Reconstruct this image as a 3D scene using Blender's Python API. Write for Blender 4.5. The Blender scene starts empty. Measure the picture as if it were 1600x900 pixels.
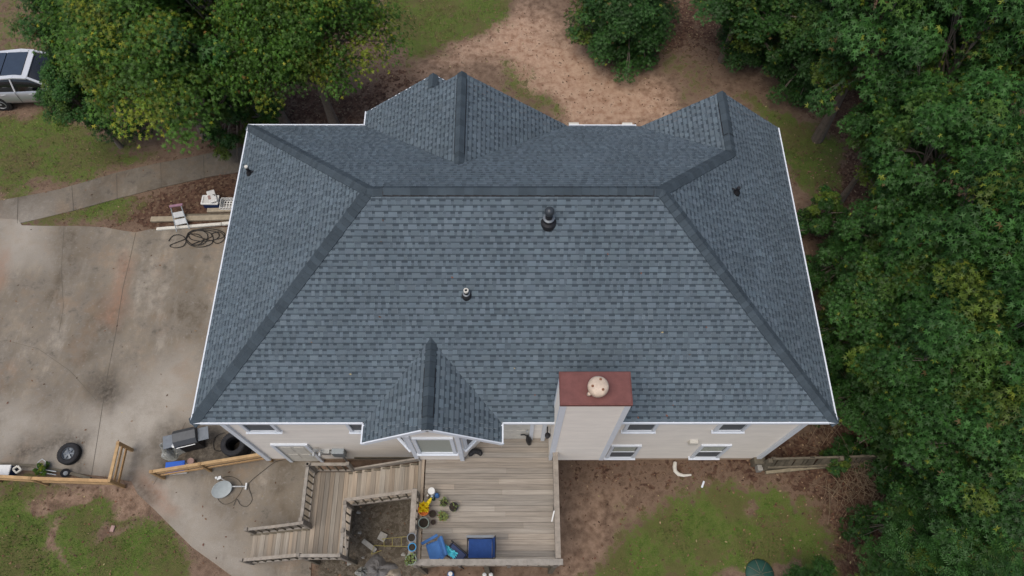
import bpy, bmesh, math, random
import numpy as np
from mathutils import Vector, Matrix
rnd = random.Random(7); rng = np.random.default_rng(11)
C = bpy.context.scene.collection
R = math.radians
# ---------------------------------------------------------------- camera
FPX, PITCH, YAW, ROLL, CH = 1146.5, R(25.926), R(-0.616), R(0.561), 23.064
fw = Matrix.Rotation(YAW, 3, 'Z') @ Vector((0, math.sin(PITCH), -math.cos(PITCH)))
rt0 = Matrix.Rotation(YAW, 3, 'Z') @ Vector((1, 0, 0)); up0 = rt0.cross(fw)
rt = rt0*math.cos(ROLL) + up0*math.sin(ROLL); up = -rt0*math.sin(ROLL) + up0*math.cos(ROLL)
cd = bpy.data.cameras.new('camera'); cam = bpy.data.objects.new('camera', cd); C.objects.link(cam)
cd.sensor_width = 36; cd.lens = FPX/1600*36; cd.clip_start = .1; cd.clip_end = 2000
M4 = Matrix((rt, up, -fw)).transposed().to_4x4(); M4.translation = (0, 0, CH); cam.matrix_world = M4
bpy.context.scene.camera = cam
# ---------------------------------------------------------------- light
SUN_EL, SUN_ROT = R(70), R(-138)         # soft high sun from the left
w = bpy.data.worlds.new('World'); bpy.context.scene.world = w; w.use_nodes = True
nt = w.node_tree; bg = nt.nodes['Background']; sk = nt.nodes.new('ShaderNodeTexSky')
sk.sky_type = 'NISHITA'; sk.sun_disc = False; sk.sun_elevation = SUN_EL; sk.sun_rotation = SUN_ROT
sk.air_density = 1.0; sk.dust_density = 4.0; sk.ozone_density = 1.0
nt.links.new(sk.outputs[0], bg.inputs[0]); bg.inputs[1].default_value = 0.115
sl = bpy.data.lights.new('sun', 'SUN'); sl.energy = 1.35; sl.angle = R(45); sl.color = (1, .95, .88)
so = bpy.data.objects.new('sun', sl); C.objects.link(so)
sd = Vector((math.sin(SUN_ROT)*math.cos(SUN_EL), math.cos(SUN_ROT)*math.cos(SUN_EL), math.sin(SUN_EL)))
so.rotation_euler = sd.to_track_quat('Z', 'Y').to_euler(); so.location = (0, 0, 60)
sc = bpy.context.scene
sc.view_settings.view_transform = 'Standard'; sc.view_settings.look = 'None'
sc.view_settings.exposure = 0.20; sc.view_settings.gamma = 1
sc.render.resolution_x = 1024; sc.render.resolution_y = 576

# ---------------------------------------------------------------- helpers
def at(px, py, z=0.0):
    """point of height z seen at a photo position"""
    d = fw + rt*((px-800)/FPX) + up*((450-py)/FPX)
    t = (z-CH)/d.z
    return Vector((d.x*t, d.y*t, z))
def V(*a): return Vector(a)

def mk(name, col, rough=.8, metal=0, var=.15, scale=6, bump=.0, bscale=40, stretch=None, spec=.3, trans=0, alpha=1, detail=6, usecol=True):
    m = bpy.data.materials.new(name); m.use_nodes = True; n = m.node_tree.nodes; l = m.node_tree.links
    b = n['Principled BSDF']; b.inputs['Roughness'].default_value = rough; b.inputs['Metallic'].default_value = metal
    b.inputs['Specular IOR Level'].default_value = spec
    tc = n.new('ShaderNodeTexCoord'); mp = n.new('ShaderNodeMapping'); l.new(tc.outputs['Object'], mp.inputs[0])
    if stretch: mp.inputs['Scale'].default_value = stretch
    nz = n.new('ShaderNodeTexNoise'); nz.inputs['Scale'].default_value = scale; nz.inputs['Detail'].default_value = detail; nz.inputs['Roughness'].default_value = .65
    l.new(mp.outputs[0], nz.inputs['Vector'])
    mr = n.new('ShaderNodeMapRange'); mr.inputs[1].default_value = .25; mr.inputs[2].default_value = .75
    mr.inputs[3].default_value = 1-var; mr.inputs[4].default_value = 1+var; l.new(nz.outputs[0], mr.inputs[0])
    mul = n.new('ShaderNodeVectorMath'); mul.operation = 'SCALE'; mul.inputs[0].default_value = col; l.new(mr.outputs[0], mul.inputs['Scale'])
    outc = mul.outputs[0]
    if usecol:
        at_ = n.new('ShaderNodeAttribute'); at_.attribute_name = 'Col'
        mu = n.new('ShaderNodeVectorMath'); mu.operation = 'MULTIPLY'; l.new(outc, mu.inputs[0]); l.new(at_.outputs['Color'], mu.inputs[1]); outc = mu.outputs[0]
    l.new(outc, b.inputs['Base Color'])
    if bump:
        n2 = n.new('ShaderNodeTexNoise'); n2.inputs['Scale'].default_value = bscale; n2.inputs['Detail'].default_value = 4; l.new(mp.outputs[0], n2.inputs['Vector'])
        bp = n.new('ShaderNodeBump'); bp.inputs['Strength'].default_value = bump; bp.inputs['Distance'].default_value = .02
        l.new(n2.outputs[0], bp.inputs['Height']); l.new(bp.outputs[0], b.inputs['Normal'])
    if alpha < 1: b.inputs['Alpha'].default_value = alpha
    if trans: b.inputs['Transmission Weight'].default_value = trans
    return m

class MB:
    def __init__(s): s.v = []; s.f = []; s.c = []
    def add(s, vs, fs, col=(1, 1, 1)):
        o = len(s.v); s.v += [tuple(x) for x in vs]; s.f += [tuple(i+o for i in f) for f in fs]; s.c += [col]*len(fs); return s
    def box(s, c, sz, rz=0, col=(1, 1, 1), rot=None, taper=1):
        x, y, z = sz[0]/2, sz[1]/2, sz[2]/2
        M = rot if rot is not None else Matrix.Rotation(rz, 3, 'Z')
        vs = [V(*c)+M@V(a*x*(taper if d > 0 else 1), b*y*(taper if d > 0 else 1), d*z) for d in (-1, 1) for b in (-1, 1) for a in (-1, 1)]
        return s.add(vs, [(0, 2, 3, 1), (4, 5, 7, 6), (0, 1, 5, 4), (2, 6, 7, 3), (0, 4, 6, 2), (1, 3, 7, 5)], col)
    def beam(s, a, b, w_, h_, col=(1, 1, 1), up_=V(0, 0, 1)):
        a = V(*a); b = V(*b); d = (b-a).normalized(); sd_ = d.cross(up_)
        if sd_.length < 1e-4: sd_ = V(1, 0, 0)
        sd_.normalize(); u = sd_.cross(d).normalized(); x = sd_*w_/2; y = u*h_/2
        vs = [p+i*x+j*y for p in (a, b) for (i, j) in ((-1, -1), (1, -1), (1, 1), (-1, 1))]
        return s.add(vs, [(0, 1, 2, 3), (7, 6, 5, 4), (0, 4, 5, 1), (1, 5, 6, 2), (2, 6, 7, 3), (3, 7, 4, 0)], col)
    def tube(s, pts, r, n=8, col=(1, 1, 1), cap=True):
        pts = [V(*p) for p in pts]; rs = r if isinstance(r, (list, tuple)) else [r]*len(pts)
        vs = []; fs = []; prev = None
        for i, p in enumerate(pts):
            d = (pts[min(i+1, len(pts)-1)]-pts[max(i-1, 0)])
            if d.length < 1e-9: d = V(0, 0, 1)
            d.normalize()
            if prev is None: a = d.orthogonal().normalized()
            else:
                a = prev-d*prev.dot(d)
                a = a.normalized() if a.length > 1e-6 else d.orthogonal().normalized()
            prev = a; b = d.cross(a)
            for k in range(n):
                t = 2*math.pi*k/n; vs.append(p+(a*math.cos(t)+b*math.sin(t))*rs[i])
        for i in range(len(pts)-1):
            for k in range(n): fs.append((i*n+k, i*n+(k+1) % n, (i+1)*n+(k+1) % n, (i+1)*n+k))
        if cap: fs += [tuple(range(n))[::-1], tuple((len(pts)-1)*n+k for k in range(n))]
        return s.add(vs, fs, col)
    def lathe(s, c, prof, n=24, col=(1, 1, 1), M=None, jitter=0):
        M = M or Matrix.Identity(3); vs = []; fs = []
        for (r, z) in prof:
            for k in range(n):
                t = 2*math.pi*k/n; q = 1+jitter*math.sin(k*2.3+z*9)
                vs.append(V(*c)+M@V(r*q*math.cos(t), r*q*math.sin(t), z))
        m = len(prof)
        for i in range(m-1):
            for k in range(n): fs.append((i*n+k, i*n+(k+1) % n, (i+1)*n+(k+1) % n, (i+1)*n+k))
        fs.append(tuple(range(n))[::-1]); fs.append(tuple((m-1)*n+k for k in range(n)))
        return s.add(vs, fs, col)
    def prism(s, poly, z0, z1, col=(1, 1, 1)):
        n = len(poly); vs = [(p[0], p[1], z0) for p in poly]+[(p[0], p[1], z1) for p in poly]
        return s.add(vs, [tuple(range(n))[::-1], tuple(range(n, 2*n))]+[(i, (i+1) % n, (i+1) % n+n, i+n) for i in range(n)], col)
    def build(s, name, mat, parent=None, smooth=False, local=False, bevel=0):
        me = bpy.data.meshes.new(name)
        vs = s.v
        if parent is not None and not local:
            r_ = parent
            while r_.parent: r_ = r_.parent
            o = r_.location; vs = [(v[0]-o.x, v[1]-o.y, v[2]-o.z) for v in vs]
        me.from_pydata(vs, [], s.f)
        ca = me.color_attributes.new('Col', 'FLOAT_COLOR', 'CORNER')
        arr = np.ones((len(me.loops), 4), np.float32); i = 0
        cnt = [len(f) for f in s.f]
        arr[:, :3] = np.repeat(np.array([c[:3] for c in s.c], np.float32).reshape(-1, 3), cnt, axis=0)
        ca.data.foreach_set('color', arr.ravel())
        me.materials.append(mat)
        if smooth: me.shade_smooth() if hasattr(me, 'shade_smooth') else None
        me.update()
        ob = bpy.data.objects.new(name, me); C.objects.link(ob)
        if parent is not None: ob.parent = parent
        if bevel:
            bv = ob.modifiers.new('bevel', 'BEVEL'); bv.width = bevel; bv.segments = 2; bv.limit_method = 'ANGLE'
        return ob

def tag(o, label=None, cat=None, group=None, kind=None):
    if label: o['label'] = label
    if cat: o['category'] = cat
    if group: o['group'] = group
    if kind: o['kind'] = kind
    return o
def thing(name, label, cat, loc=(0, 0, 0), group=None, rz=0):
    o = bpy.data.objects.new(name, None); C.objects.link(o); o.location = loc; o.rotation_euler = (0, 0, rz); o.empty_display_size = .2
    return tag(o, label, cat, group)
def clone(o, parent=None):
    c = o.copy(); C.objects.link(c); c.parent = parent
    for ch in list(o.children): clone(ch, c)
    return c
def jit(a=.12, base=1.0, warm=0):
    q = base*(1+rnd.uniform(-a, a)); h = rnd.uniform(-warm, warm); return (q*(1+h), q, q*(1-h))
def npmesh(name, verts, faces, cols, mat, parent=None):
    """verts (N,3), faces (M,k), per-face cols (M,3)"""
    me = bpy.data.meshes.new(name); N = len(verts); Mf, k = faces.shape
    me.vertices.add(N); me.vertices.foreach_set('co', verts.astype(np.float32).ravel())
    me.loops.add(Mf*k); me.loops.foreach_set('vertex_index', faces.astype(np.int32).ravel())
    me.polygons.add(Mf); me.polygons.foreach_set('loop_start', np.arange(0, Mf*k, k, dtype=np.int32))
    try: me.polygons.foreach_set('loop_total', np.full(Mf, k, np.int32))
    except Exception: pass
    ca = me.color_attributes.new('Col', 'FLOAT_COLOR', 'CORNER')
    arr = np.ones((Mf*k, 4), np.float32); arr[:, :3] = np.repeat(cols.astype(np.float32), k, axis=0)
    ca.data.foreach_set('color', arr.ravel()); me.materials.append(mat); me.update(calc_edges=True); me.validate()
    ob = bpy.data.objects.new(name, me); C.objects.link(ob)
    if parent is not None: ob.parent = parent
    return ob

# ---------------------------------------------------------------- materials
W = (1, 1, 1)
M = {}
M['shingle'] = mk('shingle', (.116, .149, .172), .92, var=.15, scale=.9, bump=.35, bscale=160, spec=.15)
M['cap'] = mk('ridge_cap', (.056, .074, .088), .92, var=.12, scale=3, bump=.3, bscale=160, spec=.15)
M['black'] = mk('black_plastic', (.018, .018, .02), .5, var=.2, scale=8, bump=.05)
M['rubber'] = mk('rubber', (.022, .022, .024), .8, var=.35, scale=9, bump=.15, bscale=30)
M['trim'] = mk('white_trim', (.70, .745, .79), .5, var=.06, scale=5)
M['siding'] = mk('siding', (.80, .755, .68), .6, var=.07, scale=1.6, stretch=(1, 1, 3))
M['glass'] = mk('window_glass', (.03, .045, .045), .08, var=.2, spec=.6)
M['screen'] = mk('insect_screen', (.10, .11, .12), .6, var=.1)
M['blind'] = mk('blind', (.36, .38, .33), .6, var=.12, scale=14, stretch=(1, 1, 8))
M['redmetal'] = mk('red_metal', (.165, .064, .056), .6, metal=.0, var=.22, scale=5)
M['flue'] = mk('flue_cap', (.56, .45, .35), .5, metal=.0, var=.25, scale=9)
M['rust'] = mk('rust', (.2, .09, .05), .8, var=.3)
M['deck'] = mk('weathered_wood', (.31, .275, .23), .85, var=.34, scale=3.2, bump=.3, bscale=22, stretch=(.35, 9, 9), detail=8)
M['decky'] = mk('weathered_wood_across', (.31, .262, .205), .85, var=.32, scale=3.2, bump=.3, bscale=22, stretch=(9, .35, 9), detail=8)
M['rail'] = mk('rail_wood', (.28, .25, .21), .85, var=.3, scale=7, bump=.2, bscale=50)
M['newwood'] = mk('treated_pine', (.42, .27, .13), .75, var=.25, scale=6, bump=.15, bscale=50)
M['oldwood'] = mk('grey_board', (.15, .13, .095), .9, var=.35, scale=6, bump=.3, bscale=40)
M['lumber'] = mk('lumber', (.34, .29, .21), .85, var=.25, scale=6, bump=.2, bscale=40)
M['white'] = mk('white_plastic', (.72, .72, .69), .45, var=.06)
M['dirtywhite'] = mk('dirty_white', (.62, .6, .53), .6, var=.15, scale=7)
M['blue'] = mk('blue_plastic', (.02, .12, .55), .4, var=.1)
M['navy'] = mk('navy_plastic', (.012, .03, .10), .45, var=.15)
M['bluecloth'] = mk('blue_cloth', (.018, .055, .19), .85, var=.18, scale=9, bump=.25, bscale=25)
M['palebluecloth'] = mk('faded_blue_cushion', (.06, .16, .38), .9, var=.15, scale=7, bump=.35, bscale=12)
M['cyan'] = mk('turquoise_cloth', (.14, .66, .76), .8, var=.2, scale=12, bump=.4, bscale=18)
M['greymetal'] = mk('grey_metal', (.34, .38, .40), .45, metal=.3, var=.12)
M['galv'] = mk('galvanised', (.5, .52, .52), .4, metal=.5, var=.15)
M['dish'] = mk('dish_grey', (.36, .40, .40), .55, var=.12, scale=9)
M['terracotta'] = mk('terracotta', (.38, .16, .08), .8, var=.15)
M['orange'] = mk('orange_plastic', (.62, .17, .03), .5, var=.1)
M['yellow'] = mk('yellow_bag', (.72, .55, .02), .4, var=.18, scale=14, bump=.4, bscale=22)
M['pot'] = mk('grey_green_pot', (.27, .32, .27), .7, var=.12)
M['brownpot'] = mk('brown_pot', (.05, .03, .028), .7, var=.2)
M['soil'] = mk('potting_soil', (.035, .028, .02), .95, var=.4, scale=30, bump=.6, bscale=60)
M['plant'] = mk('plant_leaf', (.12, .16, .045), .6, var=.25, scale=20)
M['stone'] = mk('stone', (.30, .29, .26), .9, var=.25, scale=9, bump=.5, bscale=14)
M['tarp'] = mk('grey_tarp', (.16, .155, .15), .75, var=.2, scale=5, bump=.5, bscale=7)
M['clear'] = mk('clear_plastic', (.30, .31, .29), .22, var=.5, scale=11, bump=.8, bscale=14, spec=.6)
M['ybar'] = mk('yellow_wire', (.32, .28, .08), .6, var=.2)
M['carpaint'] = mk('silver_paint', (.46, .47, .48), .28, metal=.55, var=.03, spec=.6)
M['carwhite'] = mk('pale_paint', (.66, .68, .70), .25, metal=.2, var=.03, spec=.6)
M['carglass'] = mk('car_glass', (.015, .018, .022), .08, var=.1, spec=.7)
M['roofglass'] = mk('car_roof_glass', (.035, .05, .075), .15, var=.1, spec=.7)
M['twig'] = mk('twig', (.20, .15, .10), .9, var=.3, scale=8)
M['bark'] = mk('bark', (.16, .135, .11), .9, var=.35, scale=9, bump=.5, bscale=30)
M['brick'] = mk('brick', (.36, .24, .21), .9, var=.2, scale=9)
M['greenlid'] = mk('green_plastic', (.02, .065, .05), .5, var=.2, scale=6)
M['hose'] = mk('hose', (.02, .018, .016), .5, var=.1)
M['tan'] = mk('tan_band', (.42, .31, .21), .8, var=.2, scale=4)
M['litterleaf'] = mk('dry_leaf', (1, 1, 1), .9, var=.2, scale=20)
M['blade'] = mk('grass_blade', (1, 1, 1), .7, var=.1, scale=5)
def leafmat(name, tint):
    m = mk(name, tint, .5, var=.22, scale=1.1, spec=.3)
    n = m.node_tree.nodes; l = m.node_tree.links; b = n['Principled BSDF']
    tr = n.new('ShaderNodeBsdfTranslucent'); mx = n.new('ShaderNodeMixShader'); mx.inputs[0].default_value = .32
    src = b.inputs['Base Color'].links[0].from_socket
    l.new(src, tr.inputs[0]); l.new(b.outputs[0], mx.inputs[1]); l.new(tr.outputs[0], mx.inputs[2])
    l.new(mx.outputs[0], n['Material Output'].inputs[0]); return m
M['leaf_mid'] = leafmat('leaf_mid_green', (.82, 1.18, 1.05))
M['leaf_warm'] = leafmat('leaf_yellow_green', (1.30, 1.52, .88))
M['leaf_dark'] = leafmat('leaf_dark_green', (.72, 1.02, .95))

# ---------------------------------------------------------------- ground sheet
def poly_at(pts, z=0): return np.array([[at(x, y, z).x, at(x, y, z).y] for x, y in pts])
def sdist(P, poly):
    """signed distance (inside positive)"""
    x = P[:, 0]; y = P[:, 1]; n = len(poly); d = np.full(len(P), 1e9); ins = np.zeros(len(P), bool)
    for i in range(n):
        a = poly[i]; b = poly[(i+1) % n]; e = b-a
        t = np.clip(((x-a[0])*e[0]+(y-a[1])*e[1])/(e@e+1e-12), 0, 1)
        d = np.minimum(d, np.hypot(x-a[0]-t*e[0], y-a[1]-t*e[1]))
        cr = ((a[1] > y) != (b[1] > y)); xi = a[0]+(y-a[1])*e[0]/(e[1] if abs(e[1]) > 1e-9 else 1e-9)
        ins ^= cr & (x < xi)
    return np.where(ins, d, -d)
def vnoise(x, y, sc_, seed):
    r_ = np.random.default_rng(seed); G = r_.random((256, 256)); x = x*sc_+100.3; y = y*sc_+77.7
    xi = np.floor(x).astype(int); yi = np.floor(y).astype(int); fx = x-xi; fy = y-yi; fx = fx*fx*(3-2*fx); fy = fy*fy*(3-2*fy)
    g = lambda i, j: G[i % 256, j % 256]
    return (g(xi, yi)*(1-fx)+g(xi+1, yi)*fx)*(1-fy)+(g(xi, yi+1)*(1-fx)+g(xi+1, yi+1)*fx)*fy
def fbm(x, y, sc_, seed, o=4):
    a = 0; t = 0
    for i in range(o): a = a+vnoise(x, y, sc_*2**i, seed+i)*.5**i; t += .5**i
    return a/t
ZG = -.035
GR = [([(-60, 130), (20, 170), (130, 190), (250, 235), (180, 264), (90, 291), (-60, 330)], .75),
      ([(-60, -60), (300, -60), (300, 120), (-60, 120)], .45),
      ([(24, 352), (120, 329), (225, 302), (215, 325), (180, 352)], .95),
      ([(-80, 755), (70, 760), (130, 772), (190, 785), (235, 822), (300, 875), (360, 960), (-80, 960)], 1.0),
      ([(985, 792), (1060, 772), (1110, 752), (1200, 760), (1280, 790), (1305, 860), (1290, 960), (890, 960), (935, 880), (975, 835)], .95),
      ([(590, -60), (790, -60), (795, 40), (720, 70), (640, 95), (600, 70)], .8),
      ([(770, 90), (830, 110), (885, 170), (870, 190), (800, 150)], .6),
      ([(1150, 150), (1230, 170), (1330, 220), (1320, 300), (1250, 310), (1210, 200)], .85),
      ([(1030, 60), (1120, 90), (1110, 140), (1060, 160)], .45)]
DIRT = [[(60, 775), (125, 768), (215, 770), (210, 785), (130, 790), (100, 797), (75, 790)], [(85, 810), (100, 815), (95, 850), (110, 858), (115, 868), (85, 865), (75, 850)],
        [(1170, 790), (1195, 786), (1200, 800), (1175, 808)], [(1150, 880), (1200, 865), (1240, 885), (1260, 930), (1120, 930)], [(150, 812), (180, 806), (200, 815), (190, 828), (165, 830)]]
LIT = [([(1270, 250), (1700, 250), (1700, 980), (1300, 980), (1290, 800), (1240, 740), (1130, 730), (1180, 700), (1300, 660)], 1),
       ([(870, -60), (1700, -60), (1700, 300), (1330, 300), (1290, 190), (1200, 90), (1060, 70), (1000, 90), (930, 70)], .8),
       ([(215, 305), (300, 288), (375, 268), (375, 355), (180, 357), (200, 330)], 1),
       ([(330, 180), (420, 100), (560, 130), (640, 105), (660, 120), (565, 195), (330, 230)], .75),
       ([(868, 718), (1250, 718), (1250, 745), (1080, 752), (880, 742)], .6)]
PALE = [([(690, 85), (760, 60), (820, 10), (870, 50), (930, 90), (1010, 120), (1065, 175), (1010, 200), (880, 200), (860, 150), (790, 105)], 1),
        ([(560, 150), (660, 100), (700, 95), (600, 190)], .6), ([(1160, 80), (1230, 90), (1250, 130), (1180, 120)], .6),
        ([(870, 760), (985, 750), (960, 830), (915, 900), (870, 900)], .42), ([(60, 775), (125, 768), (215, 770), (210, 785), (130, 790)], .6),
        ([(85, 810), (100, 815), (95, 850), (110, 858), (115, 868), (85, 865), (75, 850)], .6)]
GRV = [[(485, 872), (540, 790), (655, 770), (660, 960), (480, 960)]]
def masks(x, y):
    wx = x+(fbm(x, y, .9, 5)-.5)*1.6; wy = y+(fbm(x, y, .9, 25)-.5)*1.6; P = np.stack([wx, wy], 1)
    ss = lambda d, w_: np.clip(d/w_*.5+.5, 0, 1)
    out = np.zeros((len(x), 4))
    for p, a in GR: out[:, 0] = np.maximum(out[:, 0], ss(sdist(P, poly_at(p)), .5)*a)
    for p in DIRT: out[:, 0] *= 1-ss(sdist(P, poly_at(p)), .25)
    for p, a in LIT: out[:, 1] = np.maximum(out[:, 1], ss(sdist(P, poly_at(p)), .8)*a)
    for p, a in PALE: out[:, 2] = np.maximum(out[:, 2], ss(sdist(P, poly_at(p)), .8)*a)
    for p in GRV: out[:, 3] = np.maximum(out[:, 3], ss(sdist(P, poly_at(p)), .3))
    return out
xs = np.concatenate([-np.geomspace(900, 24.5, 14), np.arange(-24, 24.01, .1), np.geomspace(24.5, 900, 14)])
ys = np.concatenate([-np.geomspace(900, 4.5, 14), np.arange(-4, 28.01, .1), np.geomspace(28.5, 900, 14)])
X, Y = np.meshgrid(xs, ys); gx = X.ravel(); gy = Y.ravel()
mk4 = masks(gx, gy)
gz = ZG+(fbm(gx, gy, .8, 60)-.5)*.05*np.clip(mk4[:, 0]+mk4[:, 1]+mk4[:, 2]*.5, 0, 1)*(np.abs(gx) < 24)
gv = np.stack([gx, gy, np.minimum(gz, ZG+.02)], 1)
nx, ny = len(xs), len(ys)
ii = (np.arange(ny-1)[:, None]*nx+np.arange(nx-1)[None]).ravel()
gf = np.stack([ii, ii+1, ii+1+nx, ii+nx], 1)
def ground_mat():
    m = bpy.data.materials.new('ground'); m.use_nodes = True; n = m.node_tree.nodes; l = m.node_tree.links; b = n['Principled BSDF']
    b.inputs['Roughness'].default_value = .95; b.inputs['Specular IOR Level'].default_value = .1
    tc = n.new('ShaderNodeTexCoord')
    def noise(s, d=6, r_=.65):
        z = n.new('ShaderNodeTexNoise'); z.inputs['Scale'].default_value = s; z.inputs['Detail'].default_value = d; z.inputs['Roughness'].default_value = r_; l.new(tc.outputs['Object'], z.inputs['Vector']); return z.outputs[0]
    def mr(src, a, b_, c, d):
        z = n.new('ShaderNodeMapRange'); z.inputs[1].default_value = a; z.inputs[2].default_value = b_; z.inputs[3].default_value = c; z.inputs[4].default_value = d; l.new(src, z.inputs[0]); return z.outputs[0]
    def mix(f, a, b_):
        z = n.new('ShaderNodeMix'); z.data_type = 'RGBA'; l.new(f, z.inputs[0])
        for k, q in ((6, a), (7, b_)):
            if isinstance(q, tuple): z.inputs[k].default_value = (*q, 1)
            else: l.new(q, z.inputs[k])
        return z.outputs[2]
    def ma(op, a, b_):
        z = n.new('ShaderNodeMath'); z.operation = op
        for k, q in ((0, a), (1, b_)):
            if isinstance(q, (int, float)): z.inputs[k].default_value = q
            else: l.new(q, z.inputs[k])
        return z.outputs[0]
    A = n.new('ShaderNodeAttribute'); A.attribute_name = 'Mask'; sp = n.new('ShaderNodeSeparateColor'); l.new(A.outputs['Color'], sp.inputs[0])
    fine = noise(26, 8, .8); mid = noise(3.5); coarse = noise(.7, 4); vf = noise(90, 3, .8)
    def edge(mask, src): return mr(ma('ADD', mask, ma('MULTIPLY', ma('SUBTRACT', src, .5), 3.2)), .36, .64, 0, 1)
    vo = n.new('ShaderNodeTexVoronoi'); vo.inputs['Scale'].default_value = 13; l.new(tc.outputs['Object'], vo.inputs['Vector'])
    spv = n.new('ShaderNodeSeparateColor'); l.new(vo.outputs['Color'], spv.inputs[0])
    base = mix(mr(mid, .35, .65, 0, 1), (.135, .090, .062), (.250, .175, .125))
    base = mix(mr(fine, .5, .7, 0, .7), base, (.30, .21, .15))
    base = mix(mr(vf, .55, .7, 0, .6), base, (.07, .045, .03))
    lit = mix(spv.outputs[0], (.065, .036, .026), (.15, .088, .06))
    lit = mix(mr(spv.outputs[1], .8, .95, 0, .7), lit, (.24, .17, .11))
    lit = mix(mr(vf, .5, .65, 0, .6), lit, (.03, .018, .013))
    pale = mix(mr(mid, .35, .7, 0, 1), (.34, .205, .135), (.54, .39, .28)); pale = mix(mr(fine, .55, .75, 0, .5), pale, (.16, .10, .06))
    gr = mix(mr(mid, .35, .65, 0, 1), (.056, .105, .016), (.120, .165, .035)); gr = mix(mr(fine, .45, .65, 0, .8), gr, (.16, .16, .065)); gr = mix(mr(coarse, .46, .56, 0, .6), gr, (.12, .10, .045)); gr = mix(mr(mid, .55, .63, 0, .7), gr, (.13, .095, .055))
    gv_ = mix(spv.outputs[0], (.09, .075, .055), (.19, .165, .13)); gv_ = mix(mr(fine, .45, .65, 0, .8), gv_, (.06, .045, .03))
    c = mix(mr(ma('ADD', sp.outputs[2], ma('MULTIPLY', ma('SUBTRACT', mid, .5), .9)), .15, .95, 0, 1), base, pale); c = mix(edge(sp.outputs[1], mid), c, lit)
    c = mix(edge(sp.outputs[0], ma('ADD', ma('MULTIPLY', mid, .6), ma('MULTIPLY', fine, .4))), c, gr); c = mix(edge(A.outputs['Alpha'], fine), c, gv_)
    l.new(c, b.inputs['Base Color'])
    bp = n.new('ShaderNodeBump'); bp.inputs['Strength'].default_value = .7; bp.inputs['Distance'].default_value = .05; l.new(ma('ADD', fine, ma('MULTIPLY', vf, .5)), bp.inputs['Height']); l.new(bp.outputs[0], b.inputs['Normal'])
    return m
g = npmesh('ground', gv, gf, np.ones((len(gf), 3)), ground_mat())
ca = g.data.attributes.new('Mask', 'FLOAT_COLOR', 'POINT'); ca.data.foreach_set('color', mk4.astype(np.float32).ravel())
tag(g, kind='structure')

# ---------------------------------------------------------------- concrete
def concrete_mat():
    m = bpy.data.materials.new('concrete'); m.use_nodes = True; n = m.node_tree.nodes; l = m.node_tree.links; b = n['Principled BSDF']
    b.inputs['Roughness'].default_value = .85; b.inputs['Specular IOR Level'].default_value = .2
    tc = n.new('ShaderNodeTexCoord')
    def noise(s, d=6, r_=.65, st=None):
        z = n.new('ShaderNodeTexNoise'); z.inputs['Scale'].default_value = s; z.inputs['Detail'].default_value = d; z.inputs['Roughness'].default_value = r_
        if st:
            mp = n.new('ShaderNodeMapping'); mp.inputs['Scale'].default_value = st; mp.inputs['Rotation'].default_value = (0, 0, .3); l.new(tc.outputs['Object'], mp.inputs[0]); l.new(mp.outputs[0], z.inputs['Vector'])
        else: l.new(tc.outputs['Object'], z.inputs['Vector'])
        return z.outputs[0]
    def mr(src, a, b_, c, d):
        z = n.new('ShaderNodeMapRange'); z.inputs[1].default_value = a; z.inputs[2].default_value = b_; z.inputs[3].default_value = c; z.inputs[4].default_value = d; l.new(src, z.inputs[0]); return z.outputs[0]
    def mix(f, a, b_):
        z = n.new('ShaderNodeMix'); z.data_type = 'RGBA'; l.new(f, z.inputs[0])
        for k, q in ((6, a), (7, b_)):
            if isinstance(q, tuple): z.inputs[k].default_value = (*q, 1)
            else: l.new(q, z.inputs[k])
        return z.outputs[2]
    def mu(a, b_):
        z = n.new('ShaderNodeMath'); z.operation = 'MULTIPLY'; z.use_clamp = True; l.new(a, z.inputs[0])
        if isinstance(b_, float): z.inputs[1].default_value = b_
        else: l.new(b_, z.inputs[1])
        return z.outputs[0]
    A = n.new('ShaderNodeAttribute'); A.attribute_name = 'Mask'; sp = n.new('ShaderNodeSeparateColor'); l.new(A.outputs['Color'], sp.inputs[0])
    big = noise(.45, 5, .6, (1, .6, 1)); mid = noise(1.8, 8, .75); fine = noise(40, 4, .8); sm = noise(7, 6, .7)
    c = mix(mr(big, .40, .60, 0, 1), (.130, .106, .076), (.275, .232, .175)); stk = noise(.9, 7, .7, (1, .28, 1)); c = mix(mr(stk, .52, .64, 0, .6), c, (.40, .36, .30)); c = mix(mr(stk, .34, .44, .55, 0), c, (.135, .112, .082)); wm = noise(.8, 3, .5); c = mix(mr(wm, .52, .66, 0, .5), c, (.30, .21, .14))
    c = mix(mr(mid, .42, .58, 0, .9), c, (.205, .18, .145)); c = mix(mr(sm, .56, .70, 0, .5), c, (.33, .31, .28))
    c = mix(mr(mid, .57, .66, 0, .75), c, (.115, .10, .078))
    c = mix(mu(sp.outputs[1], mr(mid, .25, .6, .5, 1)), c, (.40, .365, .31))
    c = mix(mu(sp.outputs[0], mr(sm, .3, .6, .3, .8)), c, (.34, .18, .11))
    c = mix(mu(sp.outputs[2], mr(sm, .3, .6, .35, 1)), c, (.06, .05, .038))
    c = mix(mr(fine, .4, .7, 0, .35), c, (.10, .09, .08))
    l.new(c, b.inputs['Base Color'])
    bp = n.new('ShaderNodeBump'); bp.inputs['Strength'].default_value = .25; bp.inputs['Distance'].default_value = .01; l.new(fine, bp.inputs['Height']); l.new(bp.outputs[0], b.inputs['Normal'])
    return m
M['concrete'] = concrete_mat()
RUST = [[(195, 400), (205, 402), (195, 470), (178, 510), (165, 505), (178, 460)], [(0, 400), (10, 395), (10, 440), (-10, 460)], [(222, 740), (240, 760), (260, 800), (230, 790), (212, 760)]]
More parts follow.
